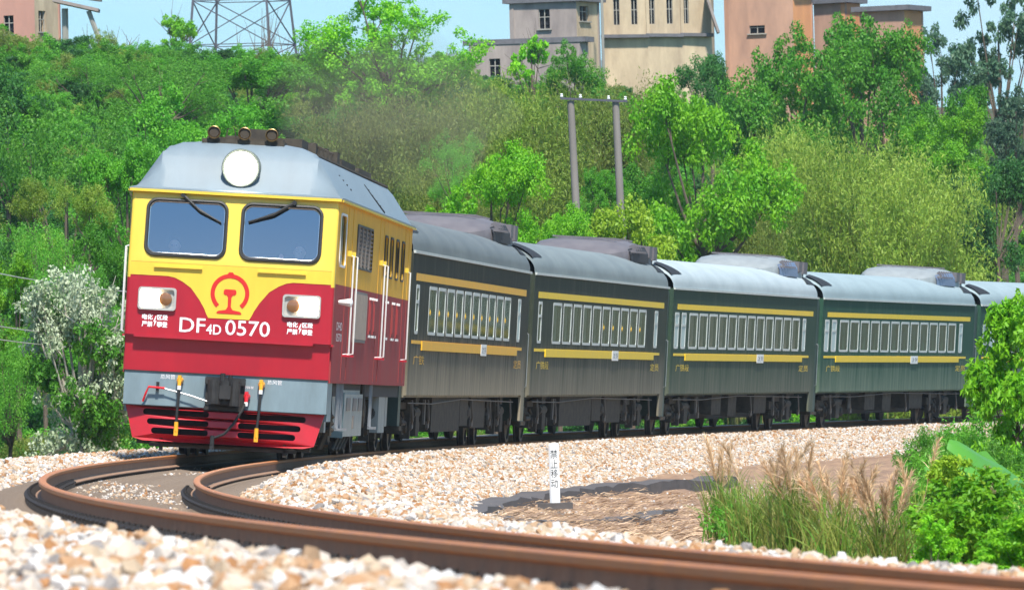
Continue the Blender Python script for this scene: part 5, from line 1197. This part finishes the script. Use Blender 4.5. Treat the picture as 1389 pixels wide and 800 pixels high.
# ground cover inside the curve, at right
r = np.random.default_rng(15); src2 = []
for i, (lk, n__) in enumerate((('feath', 1500), ('bright', 1200), ('mid', 1200), ('yell', 900))):
    cm, LC, LR = crown_mesh("weed", 260 + i, (.5, .5, .28), .2, None, n__, .055, asp=.4, lobes=8, lobe_r=.45); src2.append(loose("weed", cm, LM[lk]))
Yp = r.uniform(62, 215, 3200); pxp = r.uniform(985, 1750, 3200); Xp = (pxp - 694.5) / FPX * Yp; s_, u_ = su(Xp, Yp); ok = (u_ > 4.6) & (u_ < 24) & (r.random(3200) < np.where(Yp > 95, .75 * smooth(1235, 1290, pxp), (.03 + .6 * smooth(1225, 1290, pxp)) * (Yp > 70)))
Xp, Yp = Xp[ok], Yp[ok]; Sc = r.uniform(.5, 1.2, len(Xp)); m_ = len(Xp)
instancer("ground_weeds", np.stack([Xp, Yp, ground_z(Xp, Yp) + .02], -1), np.stack([np.zeros(m_), np.zeros(m_), r.uniform(0, 6.28, m_)], -1), np.stack([Sc, Sc, Sc * r.uniform(.7, 1.3, m_)], -1), r.integers(0, 4, m_), src2, "low mixed green weeds covering the ground inside the curve at right", "weeds")
# bare twigs by the pylon
for px, py, Y, lab in ((345, 10, 440, "bare leafless branches showing through the pylon"), (150, 30, 420, "bare dead branches right of the pink house against the sky"), (395, 40, 435, "thin bare sapling right of the pylon legs")):
    p = at(px, py, Y); zb = gz(p.x, Y); mb = MB(); rr = random.Random(px); H = p.z - zb
    for k in range(9): x = rr.uniform(-1.6, 1.6); mb.tube([(x * .4, 0, 0), (x * .8, rr.uniform(-.5, .5), H * .5), (x + rr.uniform(-.4, .4), 0, H * rr.uniform(.75, 1)), ], [.05, .035, .01], 4); mb.tube([(x * .8, 0, H * .6), (x + rr.uniform(-1, 1), 0, H * rr.uniform(.7, .95))], [.025, .008], 4)
    o = mb.build("bare_tree", M['bark']); o.location = (p.x, Y, zb); tag(o, lab, "bare tree", HT)

# ------------------------------------------------------------------ near plants at the right
arch('near0', 2.6, 1.6, 'bright', 301, n=14000, ls=.10, asp=.42, lobes=16, lobe_r=.40, droop=.4, zc=1.25, rz=1.35, tr=.03)
arch('near1', 1.2, 1.3, 'bright', 302, n=6500, ls=.075, asp=.42, lobes=11, lobe_r=.42, zc=.62, rz=.6, tr=.018)
arch('near2', 1.2, 1.2, 'lime', 303, n=5000, ls=.075, asp=.45, lobes=10, lobe_r=.42, zc=.62, rz=.6, tr=.018)
arch('fern0', .8, 1.6, 'feath', 304, n=9000, ls=.05, asp=.3, lobes=12, lobe_r=.45, zc=.4, rz=.42, tr=.012, flat_=.5)
NP = "leafy plants inside the curve"
tree('near0', 'leafy_tree', 1376, 400, 110, 130, "vivid leafy tree hiding the end of the fourth coach at the right edge", NP)
tree('near0', 'leafy_tree', 1420, 430, 108, 110, "leafy tree cut by the right frame edge", NP)
tree('fern0', 'ferny_shrub', 1305, 556, 112, 175, "low ferny green shrub under the leafy tree at right", NP, cat="shrub")
tree('fern0', 'ferny_shrub', 1372, 592, 100, 130, "ferny shrub at the right edge behind the banana leaf", NP, cat="shrub")
tree('fern0', 'ferny_shrub', 1250, 575, 125, 90, "small ferny tuft at the rail end beside the leafy tree", NP, cat="shrub")
tree('near1', 'leafy_shrub', 1335, 628, 70, 190, "bright leafy shrub filling the lower right corner", NP, cat="shrub")
tree('near2', 'leafy_shrub', 1280, 612, 84, 120, "yellow-green leafy shrub below the banana leaf", NP, cat="shrub")
tree('near1', 'leafy_shrub', 1262, 690, 66, 85, "low leafy shrub next to the pampas grass", NP, cat="shrub")
tree('near1', 'leafy_shrub', 1390, 690, 62, 150, "leafy shrub cut off by the lower right corner", NP, cat="shrub")
# pampas-like grass
M['blade'] = leaf_mat("grass_blades", (.10, .28, .025), (.36, .36, .09), .3); M['plume'] = leaf_mat("tan_plumes", (.58, .38, .20), (.76, .56, .36), .3, .7); M['straw'] = leaf_mat("dry_straw", (.20, .12, .07), (.66, .46, .29), .2)
def ribbon_mesh(name, paths, widths, var):
    V = []; Q = []; vv = []
    for pth, wd, v in zip(paths, widths, var):
        n = len(pth); t = pth[-1] - pth[0]; sd_ = nrm(np.cross(t, np.random.default_rng(len(V)).normal(size=3))); b = len(V)
        for i, p in enumerate(pth): k = wd * (1 - (i / (n - 1)) ** 2 * .95); V += [p - sd_ * k / 2, p + sd_ * k / 2]; vv += [v, v]
        for i in range(n - 1): Q.append((b + 2 * i, b + 2 * i + 1, b + 2 * i + 3, b + 2 * i + 2))
    return raw_mesh(bpy.data.meshes.new(name), np.array(V), np.array(Q), vv)
def tussock(px, pyb, pyt, Y, wpx, label, seed, nb, plumes):
    r = np.random.default_rng(seed); s = FPX / Y; p = at(px, pyb, Y); zb = gz(p.x, Y); H = at(px, pyt, Y).z - zb; W = wpx / s
    o = empty("pampas_grass", (p.x, Y, zb), label=label, cat="grass", group="pampas grass tussocks inside the curve")
    P_ = []; 
    for k in range(nb):
        a = r.uniform(0, 6.28); ln = H * r.uniform(.45, .95); re = W * r.uniform(.05, .5); b = np.array([r.normal() * W * .12, r.normal() * W * .1, 0])
        P_.append(np.array([b + np.array([cos(a) * re * t ** 1.7, sin(a) * re * t ** 1.7, ln * (t - .25 * t ** 3)]) for t in np.linspace(0, 1, 6)]))
    me = ribbon_mesh("blades", P_, r.uniform(.008, .018, nb), r.uniform(0, 1, nb)); link("blades", me, M['blade'], o)
    for k in range(plumes):
        a = r.uniform(0, 6.28); re = W * r.uniform(.1, .55); ln = H * r.uniform(.72, 1.0)
        st = [np.array([cos(a) * re * t ** 1.5, sin(a) * re * .5 * t ** 1.5, ln * (t - .06 * t ** 3)]) for t in np.linspace(0, 1, 7)]
        hs = []; 
        for j in range(110):
            t = r.uniform(.62, 1.0); q = t * 6; i0 = min(5, int(q)); c = st[i0] + (st[i0 + 1] - st[i0]) * (q - i0); ax = nrm(st[6] - st[4]); dr = nrm(r.normal(size=3) * .55 + ax * 1.7); l2 = .13 * H * r.uniform(.5, 1.1) * (1.15 - abs(t - .78) * 2)
            hs.append(np.array([c, c + dr * l2 * .55, c + dr * l2 + np.array([0, 0, -.02])]))
        hs.append(np.array(st)); me = ribbon_mesh("plume", hs, [.007] * 110 + [.010], np.append(r.uniform(0, 1, 110), .2)); link("plume", me, M['plume'], o)
tussock(985, 745, 580, 84, 100, "tall pampas tussock with pinkish plumes, leftmost of the group", 1, 240, 5)
tussock(1030, 750, 590, 80, 150, "green bladed pampas tussock second from the left", 2, 360, 4)
tussock(1085, 752, 575, 76, 150, "green bladed pampas tussock with one tall plume in the middle of the group", 7, 380, 8)
tussock(1140, 756, 605, 73, 160, "tan pampas tussock with many leaning plumes", 3, 320, 13)
tussock(1200, 756, 615, 71, 150, "pampas tussock beside the bright leafy shrub", 4, 260, 11)
tussock(1245, 740, 582, 84, 70, "single tall pampas plume beside the ferny shrub", 5, 60, 2)
tussock(1365, 770, 596, 80, 50, "lone plume in front of the banana leaf", 6, 20, 1)
# banana leaves
M['banana'] = leaf_mat("banana_leaf", (.09, .30, .04), (.12, .34, .05), .35, .4); YB = 92.0
bp_ = at(1330, 690, YB); ban = empty("banana_plant", (bp_.x, YB, gz(bp_.x, YB)), label="banana plant with one broad drooping leaf at right", cat="plant")
def blade(path, wd):
    pts = [at(*p) - ban.location for p in path]; mb = MB(); rows = []; n = len(pts)
    for i, p in enumerate(pts):
        t = (pts[min(n - 1, i + 1)] - pts[max(0, i - 1)]).normalized(); sd_ = t.cross(Vector((0, -.75, .65))).normalized(); k = wd * max(.04, sin(pi * min(.98, (i + .35) / n)) ** .6)
        rows.append([p + sd_ * k * .5 * q + Vector((0, 0, -.10 * abs(q) * k - .015 * (i % 2) * abs(q))) for q in (-1, -.6, -.06, 0, .06, .6, 1)])
    mb.grid(rows); return mb.build("leaf", M['banana'], ban, smooth=True)
blade([(1286, 600, 91), (1302, 606, 91), (1322, 615, 91.2), (1345, 628, 91.5), (1368, 644, 91.8), (1390, 660, 92), (1408, 676, 92.2)], .42)
blade([(1255, 636, 93), (1275, 628, 93), (1300, 632, 93), (1330, 648, 92.8), (1350, 670, 92.5)], .22)
blade([(1330, 612, 93.5), (1350, 640, 93.2), (1372, 672, 93), (1385, 700, 92.6)], .3)
mb = MB(); q = at(1408, 676, 92.2) - ban.location; mb.tube([(.2, .2, -.05), (.5, .2, .4), q], [.07, .055, .02], 8); mb.build("stem", M['culm'], ban)
# dry straw on the dirt inside the curve
r = np.random.default_rng(9); P_ = []; n = 4200
pxs = r.uniform(650, 980, n); pys = r.uniform(664, 735, n)
for k in range(n):
    z = -.74; Y = Yz(pys[k], z, pxs[k]); X = (pxs[k] - 694.5) / FPX * Y; s_, u_ = su(X, Y)
    if u_ < 3.6: continue
    z = gz(X, Y) + .07 + r.uniform(.01, .1); a = r.uniform(-.5, .9); l = r.uniform(.05, .22); d = np.array([cos(a), sin(a) * 1.5, r.normal() * .12]); c = np.array([X, Y, z])
    P_.append(np.array([c - d * l / 2, c + np.array([0, 0, .02]), c + d * l / 2]))
me = ribbon_mesh("straw_litter", P_, r.uniform(.006, .015, len(P_)), r.uniform(0, 1, len(P_))); tag(link("straw_litter", me, M['straw']), "dry straw and litter strewn over the dirt around the marker post", "straw", kind='stuff')
